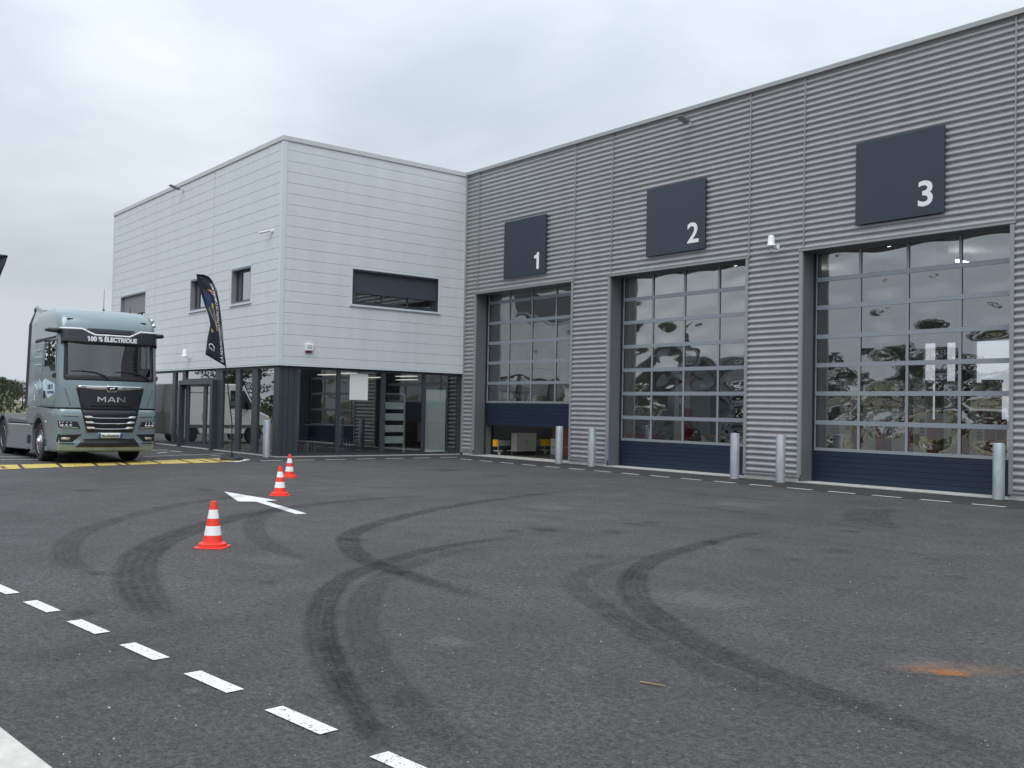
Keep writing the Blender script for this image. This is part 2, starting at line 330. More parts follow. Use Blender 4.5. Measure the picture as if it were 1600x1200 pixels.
# ================================================================ GROUND
terrain = tag(MB().add([(-1500, -1500, -.06), (1500, -1500, -.06), (1500, 1500, -.06), (-1500, 1500, -.06)], [(0, 1, 2, 3)]).build('terrain', 'field'), kind='structure')
yard = tag(box('asphalt_yard', 'asphalt', None, -27, 62, -44, -.1, -.3, 0), kind='structure')
apron = tag(MB().add([(x, y, .004) for x, y in ((1.72, -1.9), (60, -1.9), (60, -.11), (.0, -.11), (.0, -6.70), (-16.3, -6.70), (-16.3, -8.3), (1.72, -8.3))], [tuple(range(8))]).build('asphalt_strip', 'asphalt_new', yard))
DUCK = 0
def ground_poly(name, m, pts, z=.0062):
    return MB().add([(x, y, z) for x, y in pts], [tuple(range(len(pts)))]).build(name, m, yard)
def quad_line(name, m, a, b, w, z=.0062, skew=0.0):
    a = Vector(a); b = Vector(b); d = (b-a).normalized(); n = Vector((-d.y, d.x))*w/2; k = d*skew
    return ground_poly(name, m, [tuple(a-n), tuple(b-n+k), tuple(b+n+k), tuple(a+n)], z)
# dashed line round the workshop doors and the glazed office corner
for i in range(24):
    x = 2.35+i*1.0
    quad_line('dash_marking', 'line_white', (x, -1.78), (x+.62, -1.78), .10)
for i in range(7):
    y = -8.0+i*1.01
    quad_line('dash_marking', 'line_white', (1.5, y), (1.5, y+.64), .10)
# dashed line of the lane in the foreground
d0 = Vector((17.93, -17.87)); dd = (Vector((23.2, -17.35))-d0).normalized()
for i in range(-4, 12):
    a = d0+dd*(.895*i); quad_line('dash_marking', 'line_white', a, a+dd*.50, .105, skew=.0)
# turning arrow
A = [G(*q) for q in ((350, 768.5), (372, 784), (400, 784.3), (463, 804), (479, 803), (414, 783.3), (434, 782.5))]
ground_poly('arrow_marking', 'line_white', A)
# parking lines behind the truck
for a, b in (((225, 713.5), (350, 709.2)), ((232, 704), (262, 703)), ((0, 714), (46, 714)), ((0, 718.5), (62, 718)), ((330, 712), (345, 713)), ((245, 708.2), (262, 706.6)), ((266, 704.8), (284, 706.4))):
    quad_line('parking_line', 'line_white', G(*a), G(*b), .10)
# yellow block lettering painted in front of the truck: upright blocks parted by slits of bare asphalt
def lerp_line(P, y):
    for (xa, ya), (xb, yb) in zip(P, P[1:]):
        if ya <= y <= yb: return xa+(xb-xa)*(y-ya)/(yb-ya)
    return P[0][0] if y < P[0][1] else P[-1][0]
YB = [(1.75, -18.5), (1.33, -14.5), (1.2, -13.7), (1.08, -12.0), (.45, -10.4), (-.05, -8.6)]; YF = [(3.5, -18.5), (3.0, -14.88), (2.8, -14.1), (2.35, -12.4), (2.05, -10.7), (1.8, -8.6)]
yy = -18.3; k = 0; rq = random.Random(2)
while yy < -8.9:
    y1 = min(yy+rq.uniform(.7, .95), -8.85); a0, a1 = yy+.045, y1-.045
    ground_poly('yellow_marking', 'line_yellow', [(lerp_line(YB, a0), a0), (lerp_line(YF, a0), a0-.25), (lerp_line(YF, a1), a1-.25), (lerp_line(YB, a1), a1)])
    if k % 3 == 1: quad_line('letter_gap', 'asphalt', (lerp_line(YB, yy)+.5, yy+.4), (lerp_line(YB, yy)+1.3, yy+.32), .10, .0075)
    yy = y1; k += 1
ground_poly('yellow_marking', 'line_yellow', [(-.08, -8.80), (1.78, -9.05), (1.15, -8.45), (.2, -8.3)])
ground_poly('white_marking', 'line_white', [(1.20, -8.42), (1.82, -9.0), (1.9, -8.85), (.85, -8.0), (.5, -8.25)])
# kerb island at the corner of the lane
kp = [G(0, 1133, .1), G(86, 1200, .1)]
k0 = Vector(kp[0]); kd = (Vector(kp[1])-k0).normalized(); kn = Vector((kd.y, -kd.x))
for i in range(-7, 5):
    a = k0+kd*(i*1.0); b = a+kd*.992
    kb = MB().prism([tuple(a), tuple(a+kn*.30), tuple(b+kn*.30), tuple(b)], 2, -.05, .1).build('kerb_stone', 'concrete_kerb', yard, bevel=.012)
isl0 = k0+kd*-7+kn*.302; isl1 = k0+kd*5+kn*.302
MB().prism([tuple(isl0), tuple(isl0+kn*1.6), tuple(isl1+kn*1.6), tuple(isl1)], 2, -.05, .096).build('island', 'concrete_kerb', yard)

def spline(pts, n=8):
    P = [Vector(p) for p in pts]; P = [P[0]*2-P[1]]+P+[P[-1]*2-P[-2]]; out = []
    for i in range(1, len(P)-2):
        for k in range(n):
            t = k/n; a, b, c, d = P[i-1:i+3]
            out.append(.5*((2*b)+(c-a)*t+(2*a-5*b+4*c-d)*t*t+(3*b-a-3*c+d)*t**3))
    return out+[P[-2]]
def tyre_mark(px, w, m, z, off=0.0):
    c = spline([G(*q) for q in px]); b = MB(); L = len(c); w *= .82
    for i, p in enumerate(c):
        d = (c[min(i+1, L-1)]-c[max(i-1, 0)]).normalized(); n = Vector((-d.y, d.x)); q = p+n*off
        for j, u in enumerate((-.5, -.17, .17, .5)):
            b.uv[len(b.v)] = (u+.5, i/(L-1)); b.v.append((q.x+n.x*u*w, q.y+n.y*u*w, z))
    for i in range(L-1):
        for j in range(3): b.f.append((i*4+j, i*4+j+1, i*4+5+j, i*4+4+j))
    return b.build('tyre_mark', m, yard)
TM = [([(640, 762), (420, 772), (300, 786), (200, 808), (130, 832), (104, 855), (110, 880), (150, 907)], .42, 'rubber_mid', 0),
      ([(470, 790), (400, 802), (320, 822), (255, 846), (220, 872), (213, 905), (228, 940), (262, 975)], .60, 'rubber_strong', 0),
      ([(700, 772), (560, 782), (470, 791), (415, 803), (397, 820), (405, 842), (440, 862), (480, 875)], .42, 'rubber_mid', 0),
      ([(950, 760), (800, 778), (700, 793), (610, 813), (552, 833), (545, 850), (565, 872), (605, 888), (690, 917), (790, 946)], .40, 'rubber_strong', 0),
      ([(850, 832), (730, 850), (655, 864), (590, 884), (533, 908), (505, 945), (500, 990), (518, 1045), (565, 1115), (640, 1200)], .34, 'rubber_strong', 0),
      ([(780, 850), (690, 868), (620, 893), (580, 922), (565, 960), (572, 1005), (600, 1060), (680, 1145), (740, 1195)], .40, 'rubber_mid', 0),
      ([(1230, 828), (1145, 840), (1060, 862), (1012, 880), (990, 905), (993, 935), (1022, 962), (1100, 1012), (1250, 1072), (1400, 1124), (1640, 1200)], .40, 'rubber_strong', 0),
      ([(1040, 863), (950, 882), (905, 903), (902, 922), (940, 950), (1000, 990), (1090, 1040), (1220, 1090), (1350, 1130)], .36, 'rubber_mid', 0),
      ([(1010, 880), (960, 905), (950, 930), (980, 965), (1050, 1005)], .5, 'rubber_faint', 0),
      ([(1360, 795), (1336, 803), (1340, 814), (1362, 824)], .5, 'rubber_mid', 0), ([(1392, 795), (1372, 805), (1378, 818), (1402, 828)], .5, 'rubber_mid', 0),
      ([(500, 757), (640, 762), (800, 757), (960, 759), (1150, 778), (1300, 790)], .35, 'rubber_faint', 0),
      ([(300, 756), (500, 760), (760, 770), (1000, 784), (1250, 812), (1500, 850)], .4, 'rubber_faint', 0),
      ([(0, 1035), (120, 1020), (260, 985), (420, 955)], .5, 'rubber_faint', 0), ([(40, 1100), (180, 1060), (330, 1010)], .3, 'rubber_faint', 0),
      ([(600, 1200), (560, 1110), (528, 1040), (515, 985), (525, 940)], .2, 'rubber_mid', 0),
      ([(170, 745), (330, 742), (520, 738), (700, 736)], .4, 'rubber_faint', 0)]
for i, (px, w, m, off) in enumerate(TM): tyre_mark(px, w, m, .0080+i*.0003, off)
def spot(px, py, rx, ry, m, z, rot=0.0):
    c = Vector(G(px, py)); b = MB(); n = 6; cr_, sr_ = math.cos(rot), math.sin(rot)
    for i in range(n+1):
        for j in range(n+1):
            b.uv[len(b.v)] = (i/n, j/n); dx, dy = (i/n-.5)*2*rx, (j/n-.5)*2*ry; b.v.append((c.x+dx*cr_-dy*sr_, c.y+dx*sr_+dy*cr_, z))
    for i in range(n):
        for j in range(n): b.f.append((i*(n+1)+j, (i+1)*(n+1)+j, (i+1)*(n+1)+j+1, i*(n+1)+j+1))
    return b.build('stain', m, yard)
for i, (px, py, rx) in enumerate([(155, 897, .16), (420, 912, .12), (135, 767, .34), (322, 766, .26), (130, 960, .16), (850, 829, .3), (802, 831, .22), (935, 871, .2), (990, 820, .2), (960, 833, .22), (1018, 818, .2), (1240, 876, .17), (1320, 924, .13), (1328, 832, .2), (1180, 862, .2), (1110, 848, .2), (1455, 875, .14), (700, 735, .5), (555, 845, .2), (640, 897, .15), (1500, 905, .12), (780, 745, .4), (1390, 905, .15), (1310, 862, .2)]):
    spot(px, py, rx, rx*.75, 'oil', .0135+i*.00025)
spot(1487, 1057, .15, .085, 'rust_film', .0225, .75); spot(1510, 1050, .40, .16, 'rust_faint', .0228, .9); spot(1450, 1052, .25, .12, 'rust_faint', .0231, .9)
for i, (px, py, rx) in enumerate([(700, 1008, .2), (910, 1052, .1), (1478, 1053, .45), (1090, 940, .5), (430, 880, .4), (300, 1085, .08), (1150, 790, .7), (860, 795, .7)]): spot(px, py, rx, rx*.7, 'dust_film', .020+i*.00025)
a = G(1000, 1067); b = G(1040, 1074)
tag(MB().tube([(a[0], a[1], .008), (b[0], b[1], .008)], .004, 5).build('twig', 'dry_grass'), 'thin dry straw-coloured twig lying on the open asphalt', 'twig')
for i, px in enumerate(([(420, 722.5), (600, 721.5), (760, 723), (1000, 742)], [(1000, 742), (1300, 768), (1620, 800)], [(250, 806), (600, 800), (900, 815), (1300, 850), (1620, 900)])):
    tyre_mark(px, .05 if i < 2 else .04, 'rubber_strong', .0232+i*.0003).name = 'asphalt_seam'
# loose chippings and pale grit on the asphalt
gb = MB(); rg = random.Random(3)
for i in range(130):
    px, py = rg.uniform(0, 1600), 745+455*rg.random()**.8; x, y = G(px, py); s = rg.uniform(.002, .0045)*(1.5 if rg.random() < .08 else 1)
    v = [(x+s*rg.uniform(.6, 1.2)*dx, y+s*rg.uniform(.6, 1.2)*dy, z*s*rg.uniform(.8, 1.3)) for dx, dy, z in ((-1, -1, 0), (1, -1, 0), (1, 1, 0), (-1, 1, 0), (0, 0, 1.2))]
    gb.add(v, [(0, 1, 4), (1, 2, 4), (2, 3, 4), (3, 0, 4)])
tag(gb.build('grit', 'concrete'), 'pale grit scattered over the dark asphalt', 'grit', kind='stuff')

# ================================================================ WORKSHOP
Z_TOP, Z_LIN, REC, DW = 9.637, 5.42, .47, 4.765
DOORS = [.652, 7.058, 13.463, 19.87]
shop = tag(empty('workshop_building', (12, 0, 0)), 'grey corrugated steel workshop hall with glazed sectional truck doors', 'workshop')
shop.location = (0, 0, 0)
PITCH_W = .1393
def sheet(x0, x1, z0, z1, name='cladding_sheet'):
    b = MB(); K = 8; n = int(round((z1-z0)/PITCH_W*K)); sh = [(0, 0), (.06, .10), (.18, .70), (.30, .96), (.44, 1.0), (.60, .97), (.70, .55), (.78, .08), (.88, 0)]
    rows = []
    z = math.floor(z0/PITCH_W)*PITCH_W
    while z < z1:
        for t, d in sh:
            zz = z+PITCH_W*(1-t)
            rows.append((zz, d))
        z += PITCH_W
    rows = sorted(set((round(a, 4), d) for a, d in rows if z0+.004 < a < z1-.004)); rows = [(z0, rows[0][1])]+rows+[(z1, rows[-1][1])]
    for z, d in rows: b.v += [(x0, -.044*d, z), (x1, -.044*d, z)]
    for i in range(len(rows)-1): b.f.append((2*i, 2*i+1, 2*i+3, 2*i+2))
    # cut ends at the joints
    o = b.build(name, 'sheet', shop); o.data.polygons.foreach_set('use_smooth', [True]*len(o.data.polygons)); o.data.set_sharp_from_angle(angle=R(50)); return o
XE = 26.3
sheet(.06, .715, 5.47, 9.55); sheet(.06, .652-.08, .16, 5.47)
edges = [.72]
for i, x0 in enumerate(DOORS):
    x1 = x0+DW; nx = DOORS[i+1] if i < 3 else XE
    jl, jr = (.72 if i == 0 else x0+.02), x1+.09
    sheet(jl, jr, Z_LIN+.045, 9.55); sheet(jr+.005, nx+.015, Z_LIN+.045, 9.55); sheet(x1+.08, nx-.085, .16, Z_LIN+.045)
    for xs in (jl, jr): box('joint_strip', 'sheet_trim', shop, xs-.012, xs+.012, -.06, -.028, Z_LIN+.05, 9.54)
    # flashings, reveals and lintel of the opening
    box('flashing', 'sheet_trim', shop, x0-.085, x0, -.062, -.002, .10, Z_LIN); box('flashing', 'sheet_trim', shop, x1, x1+.08, -.062, -.002, .10, Z_LIN)
    box('lintel_flashing', 'sheet_trim', shop, x0-.11, x1+.11, -.075, -.002, Z_LIN, Z_LIN+.043)
    box('reveal', 'jamb', shop, x0-.09, x0, 0, REC+.25, .02, Z_LIN-.002); box('reveal', 'jamb', shop, x1, x1+.09, 0, REC+.25, .02, Z_LIN-.002)
    box('soffit', 'jamb', shop, x0-.09, x1+.09, 0, REC+.25, Z_LIN, Z_LIN+.08)
    box('threshold', 'concrete', shop, x0-.05, x1+.05, -.13, REC+.3, -.1, .024)
    box('backing_wall', 'backing', shop, x1+.095, nx-.095, .004, .2, 0, 7.8); box('backing_wall', 'backing', shop, x0-.09, x1+.09, .004, .2, Z_LIN+.09, 9.2)
    box('plinth', 'concrete', shop, x1+.02, nx-.06, -.03, .1, -.1, .115); box('base_flashing', 'sheet_trim', shop, x1, nx-.0, -.066, -.004, .118, .165)
box('plinth', 'concrete', shop, .03, .60, -.03, .1, -.1, .115); box('base_flashing', 'sheet_trim', shop, .03, .652, -.066, -.004, .118, .165)
box('corner_flashing', 'sheet_trim', shop, -.002, .07, -.075, 0, .1, 9.52)
box('coping', 'coping_grey', shop, .045, XE+.05, -.11, .35, 9.535, Z_TOP)
box('backing_wall', 'backing', shop, .0, .56, .004, .2, 0, 9.3)
box('roof_deck', 'backing', shop, .1, XE, .3, 24.2, 9.0, 9.2)
box('hall_ceiling', 'shop_wall', shop, -.03, XE, .21, 24, 7.8, 7.9)
box('hall_floor', 'shop_floor', shop, .0, XE, REC+.31, 24, -.1, .02)
box('side_wall', 'shop_wall', shop, XE, XE+.2, .0, 24.2, 0, 9.2); box('side_wall', 'shop_wall', shop, -.04, .0, .21, 24.0, 0, 7.9)
RO = [(3.44, 8.2), (10.2, 14.9), (17, 21.7)]; xp = -.04
for a, b in RO:
    box('rear_wall', 'shop_wall', shop, xp, a, 24, 24.2, 0, 7.8); box('rear_lintel', 'shop_wall', shop, a, b, 24, 24.2, 5.05, 7.8); xp = b
box('rear_wall', 'shop_wall', shop, xp, XE, 24, 24.2, 0, 7.8)
box('steel_column', 'jamb', shop, 5.27, 6.1, 23.4, 23.7, .02, 7.8)
for x in (6.2, 12.65, 19.05):
    for y in (8, 16): box('steel_column', 'jamb', shop, x-.12, x+.12, y-.12, y+.12, .02, 7.8)
for x in (3, 9.4, 15.8, 22.2):
    for y in (4, 10, 16): box('light_batten', 'hall_light', shop, x-.06, x+.06, y-.7, y+.7, 7.3, 7.38)

RP = random.Random(31)
def pillow(xa, xb, za, zb, y, parent, k=1.0):
    """double-skinned plastic pane, slightly blown up or sucked in between its beads"""
    A = RP.choice((-1, 1, 1))*RP.uniform(.004, .014)*k; B = RP.uniform(-.0016, .0016)*k; C = RP.uniform(-.0016, .0016)*k; ox, oz = RP.uniform(-.25, .25), RP.uniform(-.25, .25); NX, NZ = 20, 14; b = MB()
    for i in range(NX+1):
        for j in range(NZ+1):
            u, v = 2*i/NX-1, 2*j/NZ-1; e = (1-u*u)*(1-v*v)
            b.v.append((xa+(xb-xa)*(u+1)/2, y+e*(A*math.exp(-((u-ox)**2+(v-oz)**2)*.9)+B*math.sin(3.1*u+2*v+A*300)+C*math.sin(4.2*v-1.5*u+B*500)), za+(zb-za)*(v+1)/2))
    for i in range(NX):
        for j in range(NZ): b.f.append((i*(NZ+1)+j, (i+1)*(NZ+1)+j, (i+1)*(NZ+1)+j+1, i*(NZ+1)+j+1))
    return b.build('pane', 'pane_plastic', parent, smooth=True)
def sectional_door(x0, lift, first_row=0):
    d = empty('sectional_door'); d.parent = shop; y0, y1 = REC, REC+.05; xs = [x0-.05, x0+1.177, x0+2.337, x0+3.512, x0+DW+.05]
    zr = [.783, 1.41, 2.09, 2.757, 3.43, 4.12, 4.785, 5.46]
    kick = MB(); z0, z1 = lift+.03, lift+.745; n = 6
    for k in range(n):
        a = z0+(z1-z0)*k/n; b = z0+(z1-z0)*(k+1)/n
        MB().box(xs[0], xs[-1], y0, y1, a, b-.006).build('rib_panel', 'navy_panel', d, bevel=.004, seg=1)
    box('panel_core', 'seal_black', d, xs[0], xs[-1], y0+.012, y1-.005, z0, z1); box('bottom_seal', 'seal_black', d, xs[0], xs[-1], y0+.005, y1, lift+.0, z0-.001)
    for k, z in enumerate(zr):
        z += lift
        if z > Z_LIN+.25: continue
        h = .035 if k == 0 else .05
        box('rail', 'alu_frame', d, xs[0], xs[-1], y0-.004, y1, z-h, z+h)
    top = min(zr[-1]+lift, Z_LIN+.3)
    for k, x in enumerate(xs):
        w = .032 if 0 < k < 4 else .042
        box('stile', 'alu_frame', d, x-w+(.045 if k == 0 else 0)-(.045 if k == 4 else 0), x+w+(.045 if k == 0 else 0)-(.045 if k == 4 else 0), y0+.002, y1-.004, zr[0]+lift, top)
    for i in range(7):
        za, zb = zr[i]+lift+.04, zr[i+1]+lift-.04
        if za > Z_LIN: continue
        for j in range(4):
            xa, xb = xs[j]+.03, xs[j+1]-.03; yy = y0+.024
            pillow(xa, xb, za, min(zb, Z_LIN+.3), yy, d, (.45, .6, .8, 1, 1, 1, 1)[i])
            # rubber bead round the pane
            MB().box(xa-.008, xb+.008, yy-.016, yy-.001, min(zb, Z_LIN+.3)-.008, min(zb, Z_LIN+.3)+.012).box(xa-.008, xa+.008, yy-.016, yy-.001, za, min(zb, Z_LIN+.3)-.01).build('bead', 'seal_black', d)
    # guide tracks
    box('guide_track', 'seal_black', d, x0+.002, x0+.03, REC-.06, REC-.006, .02, Z_LIN-.01); box('guide_track', 'seal_black', d, x0+DW-.03, x0+DW-.002, REC-.06, REC-.006, .02, Z_LIN-.01)
    return d
for x0, lf in zip(DOORS, (1.03, 0, 0, 0)): sectional_door(x0, lf)

# ---- numbered signs
def num_sign(x0, x1, z0, z1, n, label):
    s = tag(empty('bay_sign', ((x0+x1)/2, -.06, z0)), label, 'sign', 'numbered bay signs')
    cx = (x0+x1)/2; h = (z1-z0); w = x1-x0
    MB().box(-w/2, w/2, -.055, -.005, 0, h).build('panel', 'sign_navy', s, bevel=.006)
    MB().box(-w/2+.2, -w/2+.26, -.004, .03, .1, h-.1).box(w/2-.26, w/2-.2, -.004, .03, .1, h-.1).build('bracket', 'seal_black', s)
    mp_ = lambda a, b: (w/2-.40+a, -.0575, .43+b)
    if n == 1: MB().add([mp_(a*.80, b*.72) for a, b in glyph_one()], [tuple(range(8))]).build('numeral', 'white_paint', s)
    else: lettering('numeral', 'white_paint', s, str(n), .74, mp_, 1.12, .014)
    s.location = (cx, -.06, z0)
num_sign(2.205, 4.268, 5.78, 7.62, 1, 'square navy sign numbered one above the half-raised door'); num_sign(8.494, 10.56, 5.815, 7.66, 2, 'square navy sign numbered two above the door beside the white wall antenna'); num_sign(14.868, 16.91, 5.83, 7.66, 3, 'square navy sign numbered three above the door with cream lifts behind it')

# ================================================================ OFFICE
D, OL, ZC = 6.847, -16.29, 2.793
office = tag(empty('office_building', (0, 0, 0)), 'two-storey office block clad in pale grey horizontal panels over dark glazing', 'office building')
TH = .045
joints = [9.229-.3262*k for k in range(20)]
levels = [9.50]+joints+[ZC]
SW = [(-4.405, -1.145, 4.775, 5.885)]
FW = [(-3.60, -2.08, 4.80, 5.94), (-7.205, -5.70, 4.82, 5.93), (-15.05, -11.96, 4.82, 5.94)]
def cut(a, b, z0, z1, wins):
    segs = [(a, b, z0, z1)]
    for wa, wb, wz0, wz1 in wins:
        out = []
        for p, q, s, t in segs:
            if wb <= p or wa >= q or wz1 <= s or wz0 >= t: out.append((p, q, s, t)); continue
            if wa > p: out.append((p, wa, s, t))
            if wb < q: out.append((wb, q, s, t))
            if wz1 < t-.001: out.append((max(p, wa), min(q, wb), wz1, t))
            if wz0 > s+.001: out.append((max(p, wa), min(q, wb), s, wz0))
        segs = out
    return segs
G2 = .0032
for i in range(len(levels)-1):
    z1, z0 = levels[i]-G2, levels[i+1]+G2
    for a, b, s, t in cut(-D+.14, -.045, z0, z1, SW): MB().box(-TH, 0, a, b, s, t).build('cladding_panel', 'clad_grey', office, bevel=.003, seg=1)
    for a, b in ((OL+.1, -10.925), (-10.900, -5.252), (-5.227, -.14)):
        for p, q, s, t in cut(a, b, z0, z1, FW): MB().box(p, q, -D, -D+TH, s, t).build('cladding_panel', 'clad_grey', office, bevel=.003, seg=1)
for x in (-10.9125, -5.2395): box('joint_strip', 'jamb', office, x-.006, x+.006, -D+.012, -D+.03, ZC, 9.5)
MB().prism([(-.135, -D-.012), (.012, -D-.012), (.012, -D+.135), (0.0, -D+.135), (0.0, -D), (-.135, -D)], 2, ZC-.005, 9.5).build('corner_trim', 'clad_trim', office, bevel=.004)
box('corner_trim', 'clad_trim', office, OL-.01, OL+.095, -D-.01, -D+.05, ZC, 9.5)
box('corner_trim', 'sheet_trim', office, -.04, -.003, -.043, -.004, ZC, 9.5)
box('bottom_trim', 'clad_trim', office, -.10, .010, -D+.14, -.03, ZC-.045, ZC-.001); box('bottom_trim', 'clad_trim', office, OL, .010, -D-.010, -D+.135, ZC-.045, ZC-.006)
MB().box(-.3, .035, -D-.035, -.0, 9.50, Z_TOP).box(OL-.03, -.3, -D-.035, -D+.3, 9.50, Z_TOP).build('coping', 'coping_pale', office)
box('backing_wall', 'backing', office, -.32, -.30, -D+.32, -.05, ZC, 9.5); box('backing_wall', 'backing', office, OL+.1, -.30, -D+.30, -D+.32, ZC, 9.5)
MB().box(-TH-.004, -TH-.002, -D+.05, SW[0][0], ZC, 9.5).box(-TH-.004, -TH-.002, SW[0][1], -.05, ZC, 9.5).box(-TH-.004, -TH-.002, SW[0][0], SW[0][1], SW[0][3], 9.5).box(-TH-.004, -TH-.002, SW[0][0], SW[0][1], ZC, SW[0][2]).build('membrane', 'seal_black', office)
mb = MB(); yk = -D+TH+.003
xs = sorted([OL+.05, -.05]+[v for w in FW for v in w[:2]])
for a, b in zip(xs[::2], xs[1::2]): mb.box(a, b, yk, yk+.002, ZC, 9.5)
for w in FW: mb.box(w[0], w[1], yk, yk+.002, w[3], 9.5).box(w[0], w[1], yk, yk+.002, ZC, w[2])
mb.build('membrane', 'seal_black', office)
box('roof_deck', 'backing', office, OL+.1, -.31, -D+.33, 5, 9.2, 9.3)
box('end_wall', 'clad_grey', office, OL, OL+.04, -D+.06, 12, 0, 9.5)
box('floor_slab', 'ceiling_tile', office, OL+.1, -.31, -D+.33, 4.88, 2.70, 2.78); box('overhang_soffit', 'anthracite', office, OL, -.02, -D+.02, -D+.32, ZC-.06, ZC-.05)
box('overhang_soffit', 'anthracite', office, -.32, -.02, -D+.33, -.05, ZC-.06, ZC-.05)
box('room_floor', 'room_floor', office, OL, -.12, -D+.14, 4.88, -.05, .03)
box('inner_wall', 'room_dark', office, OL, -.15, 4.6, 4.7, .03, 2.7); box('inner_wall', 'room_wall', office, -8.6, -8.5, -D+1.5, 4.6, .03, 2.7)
box('inner_wall', 'room_wall', office, -.14, -.06, -.04, 4.6, .03, 2.7)
# windows: w = opening, axis 0 -> wall facing +x, axis 1 -> wall facing -y
def window(axis, a, b, z0, z1, mull, shut, slat_m, curtain=False):
    w = empty('window'); w.parent = office
    def bx(n, m, u0, u1, d0, d1, s, t, par=w):        # d = depth behind the cladding face
        return box(n, m, par, -d1, -d0, u0, u1, s, t) if axis == 0 else box(n, m, par, u0, u1, -D+d0, -D+d1, s, t)
    for u0, u1, s, t in ((a, a+.05, z0, z1), (b-.05, b, z0, z1), (a+.05, b-.05, z1-.05, z1), (a+.05, b-.05, z0, z0+.05)): bx('reveal', 'anthracite' if axis == 0 else 'shutter_grey', u0, u1, -.006, .25, s, t)
    bx('trim', 'clad_trim', a-.07, a-.001, -.012, .0, z0-.06, z1+.05); bx('trim', 'clad_trim', b+.001, b+.07, -.012, .0, z0-.06, z1+.05)
    bx('trim', 'clad_trim', a-.07, b+.07, -.014, -.001, z1+.006, z1+.05); bx('sill', 'clad_trim', a-.08, b+.08, -.05, .02, z0-.062, z0-.004)
    f = .055; us = [a+.05]+[a+(b-a)*m for m in mull]+[b-.05]
    for k, u in enumerate(us):
        e = f/2 if 0 < k < len(us)-1 else 0
        bx('frame', 'anthracite', u-(e or 0 if k else 0)-(f if k == len(us)-1 else 0)+(0), u+(e if e else (f if k == 0 else 0)), .15, .21, z0+.05, z1-.05)
    bx('frame', 'anthracite', a+.05, b-.05, .152, .208, z0+.05, z0+.12); bx('frame', 'anthracite', a+.05, b-.05, .152, .208, z1-.12, z1-.05)
    bx('pane', 'pane_office', a+.06, b-.06, .178, .182, z0+.06, z1-.06)
    if curtain: bx('curtain', 'curtain', a+.25, b-.25, .24, .25, z0+.1, z1-.1)
    if shut:
        n = int(shut*(z1-z0)/.055); zz = z1-.05
        for k in range(n): bx('slat', slat_m, a+.055, b-.055, .09, .105, zz-.055*(k+1)+.006, zz-.055*k)
        bx('slat_core', 'seal_black', a+.055, b-.055, .1055, .11, zz-.055*n, zz); bx('end_bar', slat_m, a+.055, b-.055, .085, .115, zz-.055*n-.03, zz-.055*n-.001)
window(0, *SW[0], [.36, .66], .62, 'shutter'); window(1, *FW[0], [.28], 0, '', True); window(1, *FW[1], [.28], 0, '', True); window(1, *FW[2], [.35, .7], .66, 'shutter_grey', True)
# ground-floor glazing
gx, gy = -.09, -D+.10                                 # outer faces of the frames
def post(axis, u0, u1, z0=.03, z1=ZC-.05, name='mullion', d=.10, m='anthracite'):
    return box(name, m, office, gx-d, gx, u0, u1, z0, z1) if axis == 0 else box(name, m, office, u0, u1, gy, gy+d, z0, z1)
S_M = [(-6.26, -6.13), (-4.79, -4.68), (-3.19, -3.04), (-1.60, -1.48), (-.17, -.05)]
for a, b in S_M: post(0, a, b)
MB().prism([(gx, gy), (gx, -6.27), (gx-.14, -6.27), (gx-.14, gy+.14), (-.36, gy+.14), (-.36, gy)], 2, .0, ZC-.05).build('corner_column', 'anthracite', office)
for y in (-6.62, -6.45): box('panel_groove', 'seal_black', office, gx+.0005, gx+.002, y-.008, y+.008, .03, ZC-.06)
F_M = [(-12.2, -12.0), (-9.02, -8.72), (-8.02, -7.70), (-4.98, -4.36), (-3.28, -2.95), (-2.02, -1.62), (-.47, -.37)]
for a, b in F_M: post(1, a, b)
for (a, b), (c, d) in zip(S_M, S_M[1:]):
    MB().add([(gx-.05, b, .1), (gx-.05, c, .1), (gx-.05, c, ZC-.12), (gx-.05, b, ZC-.12)], [(0, 1, 2, 3)]).build('glass_pane', 'pane_office', office)
    box('bottom_rail', 'anthracite', office, gx-.08, gx-.004, b, c, .03, .10); box('top_rail', 'anthracite', office, gx-.08, gx-.004, b, c, ZC-.12, ZC-.05)
for (a, b), (c, d) in zip(F_M, F_M[1:]):
    if b == -7.70: continue
    MB().add([(b, gy+.05, .1), (c, gy+.05, .1), (c, gy+.05, ZC-.12), (b, gy+.05, ZC-.12)], [(0, 1, 2, 3)]).build('glass_pane', 'pane_office', office)
    box('bottom_rail', 'anthracite', office, b, c, gy+.004, gy+.08, .03, .10); box('top_rail', 'anthracite', office, b, c, gy+.004, gy+.08, ZC-.12, ZC-.05)
MB().add([(-15, gy+.05, .1), (-12.2, gy+.05, .1), (-12.2, gy+.05, ZC-.12), (-15, gy+.05, ZC-.12)], [(0, 1, 2, 3)]).build('glass_pane', 'pane_office', office)
box('wall_panel', 'anthracite', office, OL+.05, -15.001, gy, gy+.1, .03, ZC-.05)
box('base_strip', 'concrete', office, OL, -.02, -D+.03, -D+.11, -.1, .028); box('base_strip', 'concrete', office, -.118, -.03, -D+.112, -.08, -.1, .028)
